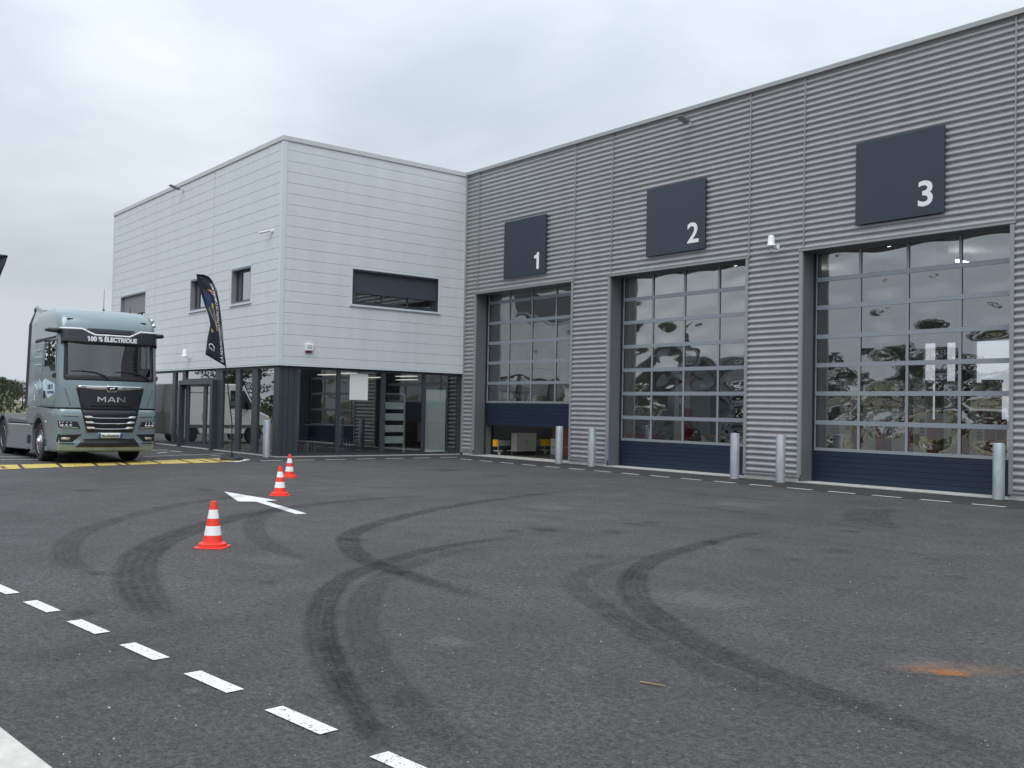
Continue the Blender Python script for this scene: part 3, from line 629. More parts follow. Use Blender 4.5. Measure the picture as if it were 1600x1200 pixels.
# entrance: frame standing proud of the glazing, one glazed leaf and a side light
ent = empty('entrance_door'); ent.parent = office
dx0, dx1, dt, dy = -7.70, -4.98, 2.37, gy-.16
MB().box(dx0-.28, dx0-.12, dy, gy-.002, .01, dt).box(dx1-.02, dx1+.16, dy, gy-.002, .01, dt).box(dx0-.12, dx1-.02, dy, gy-.002, dt-.15, dt).build('door_frame', 'anthracite', ent)
box('transom', 'anthracite', ent, dx0, dx1, gy+.002, gy+.09, dt-.06, dt+.06)
MB().add([(dx0, gy+.05, dt+.06), (dx1, gy+.05, dt+.06), (dx1, gy+.05, ZC-.1), (dx0, gy+.05, ZC-.1)], [(0, 1, 2, 3)]).build('glass_pane', 'pane_office', ent)
lx = -5.85
MB().box(dx0, dx0+.30, gy+.01, gy+.07, .03, dt-.07).box(lx-.17, lx, gy+.01, gy+.07, .03, dt-.07).box(dx0+.30, lx-.17, gy+.01, gy+.07, .03, .17).box(dx0+.30, lx-.17, gy+.01, gy+.07, dt-.22, dt-.07).build('door_leaf', 'anthracite', ent)
MB().add([(dx0+.3, gy+.04, .17), (lx-.17, gy+.04, .17), (lx-.17, gy+.04, dt-.22), (dx0+.3, gy+.04, dt-.22)], [(0, 1, 2, 3)]).build('glass_pane', 'pane_office', ent)
MB().box(lx+.002, lx+.10, gy+.012, gy+.068, .03, dt-.07).box(dx1-.14, dx1, gy+.012, gy+.068, .03, dt-.07).box(lx+.10, dx1-.14, gy+.012, gy+.068, .03, .17).box(lx+.10, dx1-.14, gy+.012, gy+.068, dt-.22, dt-.07).build('side_light', 'anthracite', ent)
MB().add([(lx+.10, gy+.04, .17), (dx1-.14, gy+.04, .17), (dx1-.14, gy+.04, dt-.22), (lx+.10, gy+.04, dt-.22)], [(0, 1, 2, 3)]).build('glass_pane', 'pane_office', ent)
MB().tube([(lx-.08, gy+.008, .95), (lx-.08, gy-.05, .95), (lx-.08, gy-.05, 1.25), (lx-.08, gy+.008, 1.25)], .012, 6).build('handle', 'alloy', ent)
MB().tube([(dx0+.12, gy-.03, .3), (dx0+.12, gy-.03, dt-.3)], .018, 6).build('pull_bar', 'alloy', ent)
# light fittings under the office ceiling
for x, y, ln in ((-4.45, -2.8, 1.0), (-2.4, -3.15, .8), (-5.4, -.3, 1.0), (-6.4, 1.8, 1.2), (-2.7, -.6, 1.0), (-4.2, -5.0, 1.0)): box('light_panel', 'light_tube', office, x-ln/2, x+ln/2, y-.15, y+.15, 2.672, 2.698)
# ================================================================ THINGS INSIDE, SEEN THROUGH THE GLASS
tag(MB().box(gx-.049, gx-.045, -4.335, -3.675, 1.77, 2.60).build('poster', 'paper'), 'blank white paper sheet stuck inside the showroom glass', 'poster')
rb = tag(empty('roll_up_banner', (gx-.17, -.98, .03)), 'tall white roll-up banner standing behind the last showroom pane', 'banner')
MB().box(-.01, .0, -.42, .42, .08, 2.15).build('cloth', 'paper', rb); MB().box(-.10, .05, -.44, .44, 0, .08).build('base', 'alloy', rb, bevel=.01); MB().tube([(-.03, 0, .05), (-.03, 0, 2.15)], .012, 6).build('rod', 'alloy', rb)
pt = tag(empty('glass_partition', (gx-.45, -2.42, .03)), 'glazed inner door with four frosted white bands', 'partition')
MB().box(-.02, .02, -.40, -.36, 0, 2.0).box(-.02, .02, .36, .42, 0, 2.0).box(-.02, .02, -.36, .36, 1.95, 2.0).build('frame', 'cabinet_grey', pt)
MB().add([(0, -.36, .02), (0, .36, .02), (0, .36, 1.95), (0, -.36, 1.95)], [(0, 1, 2, 3)]).build('pane', 'pane_clear', pt)
for z in (.35, .72, 1.10, 1.47): MB().box(.003, .006, -.36, .36, z, z+.23).build('frosted_band', 'paper', pt)
ct = tag(empty('reception_counter', (-2.6, -3.6, .03)), 'dark navy reception counter inside the glazed showroom', 'counter')
MB().box(-.4, .4, -1.6, 1.6, 0, 1.0).build('body', 'counter_navy', ct, bevel=.02); MB().box(-.45, .45, -1.65, 1.65, 1.0, 1.05).build('top', 'anthracite', ct, bevel=.01); MB().box(.405, .41, -1.2, 1.2, .88, .92).build('light_strip', 'cabinet_grey', ct)
for i, (x, y) in enumerate(((-.95, -5.25), (-.95, -4.0))):
    tb = tag(empty('stool', (x, y, .03)), 'small dark stool with thin metal legs behind the showroom glass', 'stool', 'stools in the showroom')
    MB().lathe([(.19, .45), (.2, .47), (.2, .51), (.18, .53)], 18).build('seat', 'counter_navy', tb)
    for a in range(4):
        ca, sa = math.cos(a*1.571+.7), math.sin(a*1.571+.7); MB().tube([(ca*.13, sa*.13, .46), (ca*.2, sa*.2, 0)], .012, 6).build('leg', 'alloy', tb)
ds = tag(empty('display_frame', (-.75, -5.95, .03)), 'slim steel display frame behind the first showroom pane', 'display')
for y in (-.16, .16): MB().tube([(0, y, 0), (0, y, 2.0)], .014, 6).build('upright', 'alloy', ds)
for z in (.2, 1.6): MB().tube([(0, -.16, z), (0, .16, z)], .012, 6).build('crossbar', 'alloy', ds)
MB().box(-.006, .006, -.14, .14, .8, 1.5).build('board', 'cabinet_grey', ds)
tv = tag(empty('wall_screen', (-1.0, gy+.5, 1.57)), 'black flat screen hanging behind the entrance glazing', 'screen')
MB().box(-.52, .52, -.03, .03, 0, .62).build('panel', 'truck_dark', tv, bevel=.008); MB().tube([(0, .02, .5), (0, .02, 1.13)], .02, 6).build('hanger', 'seal_black', tv)
tm = tag(empty('directory_board', (-3.95, gy+.30, .03)), 'grey directory board with dark header and rows of small print behind glass', 'sign')
MB().box(-.38, .38, -.02, .02, .22, 1.62).build('panel', 'cabinet_grey', tm); MB().box(-.38, .38, -.022, .022, 1.621, 1.90).build('header', 'jamb', tm); MB().box(-.3, -.26, -.02, .02, 0, .22).box(.26, .3, -.02, .02, 0, .22).build('leg', 'jamb', tm)
for k, (z, w) in enumerate(((1.42, .5), (1.30, .5), (1.18, .52), (1.06, .42), (.80, .48), (.70, .40), (.60, .36))):
    mbx = MB(); x = -.33
    while x < -.33+w:
        l = random.uniform(.05, .12); mbx.box(x, x+l, -.0235, -.0205, z, z+.05); x += l+.02
    mbx.build('print_line', 'ink_navy', tm)
mbx = MB()
for x in (-.3, -.24, -.18, -.12): mbx.box(x, x+.045, -.0245, -.0225, 1.73, 1.79)
mbx.build('print_line', 'cabinet_grey', tm)
jk = tag(empty('coat', (-5.45, gy+.8, .03)), 'dark red jacket hanging on a stand behind the entrance door', 'jacket')
MB().tube([(0, 0, 0), (0, 0, 1.7)], .02, 6).build('stand', 'seal_black', jk); MB().lathe([(.05, .8), (.17, .85), (.19, 1.2), (.12, 1.45), (.05, 1.52)], 12).build('cloth', 'lift_red', jk, smooth=True); MB().lathe([(.16, 0), (.16, .03), (.02, .05)], 14).build('foot', 'seal_black', jk)

# mobile column lifts in bay 3 and 2
def lift_column(x, y, h, first, rz=0.0):
    c = tag(empty('column_lift', (x, y, .02), rz), 'cream mobile column lift with dark red side plate inside the hall', 'vehicle lift', 'column lifts in the workshop')
    MB().box(-.26, .10, -.16, .16, .12, h).build('mast', 'lift_cream', c, bevel=.01); MB().box(.105, .24, -.12, .14, .12, h*.62).build('carriage', 'lift_red', c, bevel=.01)
    MB().box(-.4, .45, -.3, .3, 0, .118).build('base', 'seal_black', c, bevel=.02); MB().box(-.28, .12, -.18, .18, h, h+.07).build('cap', 'cabinet_grey', c)
    MB().box(-.06, .07, -.166, -.161, h-.72, h-.18).build('badge', 'lift_red', c)
    lettering('badge_text', 'white_paint', c, 'INO', .17, lambda a, b: (.005+b*-1, -.168, h-.45+a), 1.1, .006)
    lettering('mast_text', 'ink_navy', c, 'SENIS', .17, lambda a, b: (.005-b, -.163, h-1.12+a), 1.1, .006)
    return c
for x, y, h in ((12.25, 4, 2.52), (11.0, 3.6, 2.60), (12.95, 4, 2.48), (13.65, 4.2, 2.45), (14.35, 4.0, 2.42), (15.05, 4.2, 2.40), (15.65, 4.3, 2.36), (15.15, 6.0, 2.5)): lift_column(x, y, h, False)
lift_column(7.05, 3.2, 2.72, False)
# things under the half-raised door 1 and behind door 2
bm1 = tag(empty('wheel_alignment_beam', (.95, 1.85, .02)), 'grey gauge beam with yellow ends on castors behind the half-open door', 'gauge beam')
MB().box(-.05, .05, -1.1, .80, .31, .50).build('beam', 'shutter_grey', bm1, bevel=.01)
for a, b in ((-1.24, -1.105), (.805, 1.25)): MB().box(-.07, .07, a, b, .29, .52).build('yellow_end', 'yellow_steel', bm1, bevel=.01)
for y in (-1.05, -.45, 1.0): MB().box(-.12, .12, y-.12, y+.12, .13, .16).build('castor_plate', 'cabinet_grey', bm1); MB().lathe([(.05, -.025), (.06, 0), (.05, .025)], 12, 1, (.06, y, .06)).build('castor', 'cabinet_grey', bm1); MB().tube([(0, y, .06), (0, y, .32)], .02, 6).build('castor_stem', 'alloy', bm1)
cb = tag(empty('tool_cabinet', (1.19, 1.72, .02)), 'pale grey cabinet with a small black lock behind the half-open door', 'cabinet')
MB().box(-.14, .14, -.44, .44, .13, .75).build('body', 'cabinet_grey', cb, bevel=.008); MB().box(-.12, .12, -.4, .4, 0, .129).build('base', 'seal_black', cb); MB().lathe([(.02, .15), (.025, .141)], 10, 0, (0, .02, .45)).build('lock', 'seal_black', cb)
for x, y, s, h, m, lb in ((1.1, 3.75, .40, .90, 'cardboard', 'tall brown cardboard box behind the half-open door'), (1.9, 3.3, .30, .62, 'cardboard', 'lower brown cardboard box beside the tall one behind the half-open door'), (1.25, 3.15, .16, .55, 'white_plastic', 'narrow white plastic crate behind the half-open door')):
    q = tag(empty('storage_box', (x, y, .02)), lb, 'box', 'boxes behind the half-open door')
    MB().box(-s, s, -s*.8, s*.8, 0, h).build('body', m, q, bevel=.006); MB().box(-s-.008, s+.008, -s*.8-.008, s*.8+.008, h*.45, h*.45+.03).build('strap', 'cabinet_grey', q)
lk_ = tag(empty('locker_row', (.22, 3.0, .02)), 'dark grey lockers along the hall wall behind the half-open door', 'lockers')
for k in range(5): MB().box(-.2, .2, -2.0+k*.8, -1.215+k*.8, 0, 1.75).build('locker', 'jamb', lk_, bevel=.01)
pn = tag(empty('control_panel', (.0, 2.3, 1.88)), 'black instrument panel with a row of round gauges on the hall wall', 'panel')
MB().box(.0, .06, -.7, .7, 0, .34).build('board', 'truck_dark', pn)
for k in range(5): MB().lathe([(.10, .061), (.10, .075)], 14, 0, (0, -.52+k*.26, .17)).build('gauge', 'cabinet_grey', pn)
rc = tag(empty('red_tool_trolley', (5.6, 3.0, .02)), 'red tool trolley behind the second door', 'trolley')
MB().box(-.55, .65, -.3, .3, .12, .86).build('body', 'lift_red', rc, bevel=.06); MB().tube([(.65, -.2, .8), (.85, -.2, .95), (.85, .2, .95), (.65, .2, .8)], .018, 6).build('handle', 'seal_black', rc)
for x in (-.45, .55):
    for y in (-.22, .22): MB().lathe([(.05, -.02), (.06, 0), (.05, .02)], 12, 1, (x, y, .06)).build('castor', 'seal_black', rc)
for k in range(4): MB().box(-.5, .6, -.31, -.301, .2+k*.16, .33+k*.16).build('drawer', 'lift_red', rc, bevel=.005)
bench = tag(empty('workbench', (8.1, 4.2, .02)), 'dark workbench with a tall navy cupboard behind the second door', 'workbench')
MB().box(-.9, .9, -.35, .35, .8, .88).build('top', 'cardboard', bench); MB().box(-.85, .85, -.02, .32, .88, 2.1).build('cupboard', 'counter_navy', bench, bevel=.02); MB().box(-.85, -.4, -.32, .32, 0, .8).box(.4, .85, -.32, .32, 0, .8).build('pedestal', 'truck_grey', bench)
for k in range(3): MB().box(-.8+k*.55, -.3+k*.55, -.03, -.021, 1.0, 2.0).build('cupboard_door', 'counter_navy', bench, bevel=.006)

# ================================================================ STREET FURNITURE
def bollard(x, y, label):
    b = tag(empty('bollard', (x, y, 0)), label, 'bollard', 'galvanised steel bollards')
    MB().lathe([(.109, 0), (.109, 1.09), (.104, 1.105), (.0, 1.112)], 28).build('post', 'galvanised', b, smooth=True, autosm=40)
    MB().lathe([(.14, .0045), (.135, .012), (.11, .016)], 24).build('collar', 'asphalt_new', b)
for (x, y), lb in zip(((-.02, -7.13), (5.56, -.55), (7.02, -.62), (12.08, -.70), (13.36, -.66), (18.18, -.36)),
    ('galvanised steel bollard beside the glazed office corner', 'galvanised steel bollard at the right jamb of the half-open door', 'galvanised steel bollard between the half-open door and the middle door, by the middle one',
     'galvanised steel bollard standing before the navy kick panel under sign two', 'galvanised steel bollard in front of the corrugated pier below the white antenna', 'galvanised steel bollard standing before the navy kick panel under sign three')): bollard(x, y, lb)
cone0 = None
for (px, py), rz, lb in (((332, 855), .85, 'orange-red cone with white bands standing alone on the asphalt'), ((437, 774), .95, 'orange-red cone with white bands beside the white arrow'), ((452, 746), .8, 'orange-red cone with white bands between the arrow and the glazed office corner')):
    x, y = G(px, py)
    if cone0 is None:
        cone0 = c = empty('traffic_cone')
        MB().prism([(.168*math.copysign(1, math.cos(a))*(abs(math.cos(a))**.35), .168*math.copysign(1, math.sin(a))*(abs(math.sin(a))**.35)) for a in [k*math.pi/16+.01 for k in range(32)]], 2, 0, .012).build('base', 'cone_red', c, bevel=.004)
        MB().lathe([(.150, .0125), (.148, .045), (.118, .058), (.0, .0585)], 28).build('foot_ring', 'cone_red', c, smooth=True, autosm=40)
        rr = lambda z: .114-(.114-.030)*z/.5
        for k, (z0, z1, m) in enumerate(((.05, .135, 'cone_red'), (.135, .235, 'cone_white'), (.235, .315, 'cone_red'), (.315, .41, 'cone_white'), (.41, .497, 'cone_red'))):
            prof = [(rr(z0)+(.001 if m == 'cone_white' else 0), z0), (rr(z1)+(.001 if m == 'cone_white' else 0), z1)]
            if k == 4: prof += [(.024, .502), (.022, .50), (.020, .43)]
            MB().lathe(prof, 28).build('white_band' if m == 'cone_white' else 'red_band', m, c, smooth=True, autosm=40)
    else: c = copy_tree(cone0)
    c.location = (x, y, 0); c.rotation_euler = (0, 0, rz); tag(c, lb, 'traffic cone', 'traffic cones in the yard')

# feather flags
FL = [((307.3, 428.7), (307.3, 428.7)), ((313.3, 452), (338, 454.7)), ((317, 468), (341, 470)), ((320.7, 484), (343.3, 486.7)), ((326, 505), (345.6, 508)), ((325.3, 516), (346.5, 518)), ((323, 531), (348.2, 535)), ((320.7, 554), (351, 562))]
def flag_pt(px, py, x=.9):
    p = on_plane(px, py, 0, x); return (p.y+8.583, p.z)
def feather_flag(loc, rz, label):
    f = tag(empty('feather_flag', loc, rz), label, 'flag', 'feather flags')
    rows = []
    Ls = [flag_pt(*q) for q in ((307.3, 428.7), (309, 436), (311, 444), (313.3, 452), (317, 468), (320.7, 484), (326, 505), (325.3, 516), (323, 531), (320.7, 554))]
    Rs = [flag_pt(*q) for q in ((307.3, 428.7), (321, 430.3), (330, 437.5), (337, 452), (340.8, 470), (343.3, 486.7), (346.2, 514), (347.5, 530), (349.3, 548), (352, 572))]
    Ls = spline(Ls, 4); Rs = spline(Rs, 4); b = MB(); n = len(Ls); K = 9
    for i in range(n):
        for j in range(K):
            t = j/(K-1); y = Ls[i][0]*(1-t)+Rs[i][0]*t; z = Ls[i][1]*(1-t)+Rs[i][1]*t
            b.v.append((.10*math.sin(2.4*t+z*2.1)*(1-t)*(.4 if z > 4.2 else 1)+.03*math.sin(6*t+z*5), y, z))
    for i in range(n-1):
        for j in range(K-1): b.f.append((i*K+j, i*K+j+1, (i+1)*K+j+1, (i+1)*K+j))
    cl = b.build('cloth', 'flag_cloth', f, smooth=True); so = cl.modifiers.new('thickness', 'SOLIDIFY'); so.thickness = .006; so.offset = 0
    def cp(i, t, off=.012):                            # a point on the printed face of the cloth
        i = min(max(i, 0), n-1.001); k = int(i); u = i-k; tj = min(max(t, 0), 1)*(K-1); j = min(int(tj), K-2); w = tj-j
        P = lambda a, c: Vector(b.v[a*K+c])
        p = (P(k, j)*(1-w)+P(k, j+1)*w)*(1-u)+(P(k+1, j)*(1-w)+P(k+1, j+1)*w)*u
        return (p.x+off, p.y, p.z)
    def blob(name, m, pts, off): 
        bb = MB(); c = (sum(p[0] for p in pts)/len(pts), sum(p[1] for p in pts)/len(pts)); bb.v = [cp(*c, off)]+[cp(*p, off) for p in pts]
        bb.f = [(0, k+1, (k+1) % len(pts)+1) for k in range(len(pts))]; return bb.build(name, m, f)
    blob('printed_glow', 'flag_blue', [(11, .15), (14, .55), (19, .6), (25, .5), (26, .12), (20, .08)], .011)
    blob('printed_figure', 'flag_gold', [(16.0, .36), (17.3, .64), (20, .66), (24, .66), (26.5, .58), (23, .44), (20.5, .30), (19.2, .18), (18.6, .34)], .013)
    blob('printed_figure', 'flag_gold', [(12, .42), (12.4, .68), (15, .82), (14, .68), (12.8, .55)], .013); blob('printed_figure', 'flag_gold', [(26.3, .12), (27.5, .30), (28.6, .2), (27.7, .1)], .013)
    lettering('flag_text', 'white_plastic', f, 'LA NOUVELLE GÉNÉRATION DE CAMIONS MAN', 1.0, lambda a, s: cp(22.5-a*1.2, .83-s*.21, .016), 1.0, .02)
    ar = [(33.6, .10+.36*k/10) for k in range(11)]
    bb = MB()
    for k in range(13):
        a = math.pi*k/12; bb.v += [cp(33.3-1.0*math.sin(a), .27-.17*math.cos(a), .014), cp(33.3-.72*math.sin(a), .27-.12*math.cos(a), .014)]
    bb.f = [(2*k, 2*k+1, 2*k+3, 2*k+2) for k in range(12)]; bb.build('printed_emblem', 'white_plastic', f)
    man_letters('printed_emblem', 'white_plastic', f, .08, .5, .02, lambda a, s: cp(33.75-s, .27+a, .014))
    pole = [(.0, 0, .12), (0, -.02, 1.0)]+[(0.0, p[0]+.012, p[1]) for p in Rs[::-1][::3]]+[(0, Rs[0][0], Rs[0][1])]
    MB().tube(pole, [.017]*3+[.012]*(len(pole)-4)+[.005], 8).build('pole', 'seal_black', f)
    MB().lathe([(.30, 0), (.32, .03), (.30, .07), (.12, .09), (.05, .10), (.04, .16)], 24).build('weight_base', 'truck_black', f, smooth=True, autosm=50)
    return f
feather_flag((.9, -8.583, 0), 0, 'dark feather flag with golden print on a round base by the entrance')
d = ray(12, 400); p = CAM+d*((5.07-CAM.z)/d.z); fy = flag_pt(307.3, 428.7)[0]
feather_flag((p.x, p.y+fy, 0), math.pi, 'dark feather flag in the open yard with only its tip in view')

# wall fittings
def flood(loc, rz, label):
    f = tag(empty('floodlight', loc, rz), label, 'floodlight', 'eaves floodlights'); f.scale = (.72, .72, .72)
    MB().box(-.03, .03, -.07, -.0, -.06, .06).build('wall_plate', 'alloy', f); MB().tube([(0, -.03, 0), (0, -.28, .03)], .02, 8).build('arm', 'alloy', f)
    MB().add([(-.16, -.22, .06), (.16, -.22, .06), (.16, -.72, .20), (-.16, -.72, .20), (-.14, -.24, .0), (.14, -.24, .0), (.14, -.70, .135), (-.14, -.70, .135)], [(0, 1, 2, 3), (4, 7, 6, 5), (0, 4, 5, 1), (1, 5, 6, 2), (2, 6, 7, 3), (3, 7, 4, 0)]).build('head', 'shutter_grey', f, bevel=.012)
flood((10.0, -.05, 9.16), 0, 'grey LED floodlight under the coping of the corrugated hall'); flood((-8.2, -D+.01, 9.30), 0, 'grey LED floodlight under the coping of the pale office block')
cv = tag(empty('security_camera', (-.62, -D, 6.84)), 'white bullet security camera near the office corner', 'camera'); cv.scale = (.75, .75, .75)
MB().lathe([(.09, -.05), (.085, -.06), (.07, .0)], 18, 1).build('mount', 'white_plastic', cv); MB().tube([(0, -.04, 0), (-.04, -.14, -.01)], .03, 8).build('arm', 'white_plastic', cv)
MB().tube([(.02, -.12, .0), (-.42, -.36, -.07)], .052, 12).build('body', 'white_plastic', cv, smooth=True, autosm=50); MB().tube([(-.42, -.36, -.07), (-.43, -.366, -.072)], .042, 12).build('lens', 'seal_black', cv)
def wifi(loc, rz, label, cable):
    a = tag(empty('wall_antenna', loc, rz), label, 'antenna', 'white wall antennas')
    MB().lathe([(.105, -.09), (.095, -.06), (.085, -.05), (.078, .12), (.065, .15), (.03, .165)], 22, 2, (0, -.2, 0)).build('dome', 'white_plastic', a, smooth=True, autosm=50)
    MB().tube([(0, -.2, -.085), (.05, -.12, -.13), (.05, .02, -.10)], .014, 6).build('bracket', 'white_plastic', a); MB().box(.02, .09, -.02, .02, -.16, -.04).build('plate', 'white_plastic', a)
    if cable: MB().tube(spline([(-.01, -.2, -.09), (-.01, -.19, -.16), (.06, -.16, -.22), (.14, -.1, -.21), (.21, .02, -.13)], 5), .008, 6).build('cable', 'white_plastic', a)
wifi((12.72, -.05, 5.70), 0, 'white cylindrical antenna with a looped cable on the corrugated wall', True); wifi((-7.05, -D, 3.30), 0, 'white cylindrical antenna on the pale cladding above the entrance', False)
sr = tag(empty('alarm_siren', (0, -5.87, 3.17)), 'white alarm siren box with a dark red lens on the office side wall', 'alarm')
MB().prism([(0, 0.05), (.085, .05), (.10, .08), (.10, .25), (.08, .27), (0, .27)], 1, -.115, .115).build('housing', 'white_plastic', sr, bevel=.008); MB().prism([(.005, .048), (.08, .048), (.055, .0), (.005, .0)], 1, -.10, .10).build('lens', 'lift_red', sr)
MB().box(.1005, .102, -.08, .085, .2, .24).build('grille', 'cabinet_grey', sr)
lettering('siren_text', 'ink_navy', sr, 'SET 80', .05, lambda a, b: (.1015, a, .14+b), 1.1, .002)
# ================================================================ ELECTRIC TRACTOR UNIT
truck = tag(empty('tractor_truck', (-.13, -12.1, 0)), 'grey-blue electric tractor unit with black visor parked facing the yard', 'truck')
CABS = [(1.40, 1.80, 1.225, .20, .16), (2.00, 1.80, 1.225, .20, .16), (2.13, 1.775, 1.225, .19, .16), (3.05, 1.665, 1.205, .18, .15), (3.34, 1.62, 1.20, .19, .15), (3.52, 1.57, 1.195, .20, .15),
        (3.66, 1.49, 1.185, .22, .14), (3.77, 1.36, 1.165, .24, .13), (3.86, 1.14, 1.12, .28, .1), (3.915, .82, 1.05, .30, .07), (3.935, .35, .95, .3, .03)]
BUMP = [(.30, 1.60, 1.19, .20, .15), (.345, 1.72, 1.225, .22, .16), (.50, 1.775, 1.235, .22, .16), (.60, 1.755, 1.235, .22, .16), (.78, 1.79, 1.235, .22, .16), (1.02, 1.815, 1.235, .22, .16), (1.28, 1.825, 1.235, .22, .16), (1.36, 1.79, 1.225, .22, .16)]
def par(S, z):
    if z <= S[0][0]: return S[0][1:]
    for a, b in zip(S, S[1:]):
        if z <= b[0]:
            t = (z-a[0])/(b[0]-a[0]); return tuple(a[k]*(1-t)+b[k]*t for k in range(1, 5))
    return S[-1][1:]
def front_x(S, y, z):
    xf, hw, rc, bu = par(S, z); yf = hw-rc; ay = abs(y)
    if ay <= yf: return xf-bu*(ay/yf)**2
    t = min(1, (ay-yf)/rc); return xf-bu-rc*1.15*(1-math.sqrt(max(0, 1-t*t)))
def contour(S, z, xr, side_xs):
    xf, hw, rc, bu = par(S, z); yf = hw-rc; ys = [yf*k/8 for k in range(9)]+[yf+rc*math.sin(R(a)) for a in (18, 36, 54, 70, 82, 90)]
    half = [(front_x(S, y, z), y) for y in ys]+[(x, hw) for x in side_xs if x < front_x(S, hw, z)-.01]+[(xr, hw-.0)]
    return [(x, -y) for x, y in half[::-1]]+half[1:]
def loft(S, zs, xr, side_xs, skip=None, cap_top=True, cap_bot=True, back=True):
    b = MB(); cs = [contour(S, z, xr, side_xs) for z in zs]; n = len(cs[0])
    assert all(len(c) == n for c in cs), [len(c) for c in cs]
    for c, z in zip(cs, zs): b.v += [(x, y, z) for x, y in c]
    for i in range(len(zs)-1):
        for k in range(n-1):
            ps = [b.v[q] for q in (i*n+k, i*n+k+1, (i+1)*n+k+1, (i+1)*n+k)]; cx, cy, cz = (sum(p[m] for p in ps)/4 for m in range(3))
            if skip and skip(cx, cy, cz): continue
            b.f.append((i*n+k, i*n+k+1, (i+1)*n+k+1, (i+1)*n+k))
        if back: b.f.append((i*n, (i+1)*n, (i+1)*n+n-1, i*n+n-1))
    if cap_bot: b.f.append(tuple(range(n)))
    if cap_top: b.f.append(tuple(range((len(zs)-1)*n, len(zs)*n)))
    return b
WZ0, WZ1 = 2.13, 3.05
def hole(x, y, z):
    if not (WZ0 < z < WZ1): return False
    if abs(y) < 1.02 and x > 1.3: return True
    return abs(y) > 1.19 and .25 < x < 1.28 and z > 2.44
zs = [1.40, 1.55, 1.75, 2.0, 2.13, 2.44, 2.75, 3.05, 3.2, 3.34, 3.45, 3.52, 3.6, 3.66, 3.72, 3.77, 3.82, 3.86, 3.892, 3.915, 3.928, 3.935]
SX = [1.28, .78, .25, -.05, -.4]
low = [z for z in zs if z <= 3.66]; CABS2 = CABS
# below 3.66 m the walls are straight, above it the roof curves in: one shell
def cont2(S, z):
    xf, hw, rc, bu = par(S, z); yf = hw-rc
    ys = [yf*k/8 for k in range(9)]+[yf+rc*math.sin(R(a)) for a in (18, 36, 54, 70, 82, 90)]
    xs = front_x(S, hw, z); half = [(front_x(S, y, z), y) for y in ys]+[(min(x, xs-.02*(k+1)), hw) for k, x in enumerate(SX)]+[(-.78, hw)]
    return [(x, -y) for x, y in half[::-1]]+half[1:]
contour = lambda S, z, xr, sx: cont2(S, z)
loft(CABS, zs, -.78, SX, hole).build('cab', 'truck_paint', truck, smooth=True, autosm=38)
# dark cabin inside
MB().box(-.70, -.66, -1.12, 1.12, 1.45, 3.5).box(-.66, 1.35, -1.12, 1.12, 1.45, 1.5).box(-.66, 1.45, -1.12, 1.12, 3.25, 3.29).build('cabin_lining', 'truck_dark', truck)
MB().prism([(1.0, 1.5), (1.56, 1.5), (1.56, 2.1), (1.40, 2.14), (1.05, 2.02)], 1, -1.1, 1.1).build('dashboard', 'truck_black', truck, bevel=.03)
for y in (-.55, .55):
    st = MB().box(.0, .55, y-.25, y+.25, 1.75, 1.95).build('seat', 'truck_grey', truck, bevel=.06); MB().prism([(-.05, 1.9), (.12, 1.95), (.0, 2.75), (-.15, 2.75)], 1, y-.24, y+.24).build('backrest', 'truck_grey', st, bevel=.05)
MB().lathe([(.20, -.02), (.235, 0), (.20, .02)], 20, 0, (.78, .55, 2.10)).build('steering_wheel', 'truck_black', truck)
def patch(S, poly, off, thick, name, m, parent=truck, smooth=True, step=.10, bevel=0):
    bm = bmesh.new(); bm.faces.new([bm.verts.new((0, y, z)) for y, z in poly])
    y0, y1 = min(p[0] for p in poly), max(p[0] for p in poly); z0, z1 = min(p[1] for p in poly), max(p[1] for p in poly)
    for k in range(1, int((y1-y0)/step)+1): bmesh.ops.bisect_plane(bm, geom=bm.verts[:]+bm.edges[:]+bm.faces[:], plane_co=(0, y0+k*step, 0), plane_no=(0, 1, 0))
    for k in range(1, int((z1-z0)/.04)+1): bmesh.ops.bisect_plane(bm, geom=bm.verts[:]+bm.edges[:]+bm.faces[:], plane_co=(0, 0, z0+k*.04), plane_no=(0, 0, 1))
    bmesh.ops.triangulate(bm, faces=bm.faces[:])
    for v in bm.verts: v.co.x = front_x(S, v.co.y, v.co.z)+off
    me = bpy.data.meshes.new(name); bmesh.ops.recalc_face_normals(bm, faces=bm.faces); 
    if bm.faces and sum(f.normal.x for f in bm.faces) < 0: bmesh.ops.reverse_faces(bm, faces=bm.faces)
    bm.to_mesh(me); bm.free(); me.materials.append(MATS[m]); o = bpy.data.objects.new(name, me); COL.objects.link(o); o.parent = parent
    if smooth: me.polygons.foreach_set('use_smooth', [True]*len(me.polygons))
    if thick: q = o.modifiers.new('thickness', 'SOLIDIFY'); q.thickness = thick; q.offset = -1; q.use_even_offset = False
    return o
mir = lambda p: [(-y, z) for y, z in p][::-1]
def both(S, poly, *a, **k): patch(S, poly, *a, **k); patch(S, mir(poly), *a, **k)
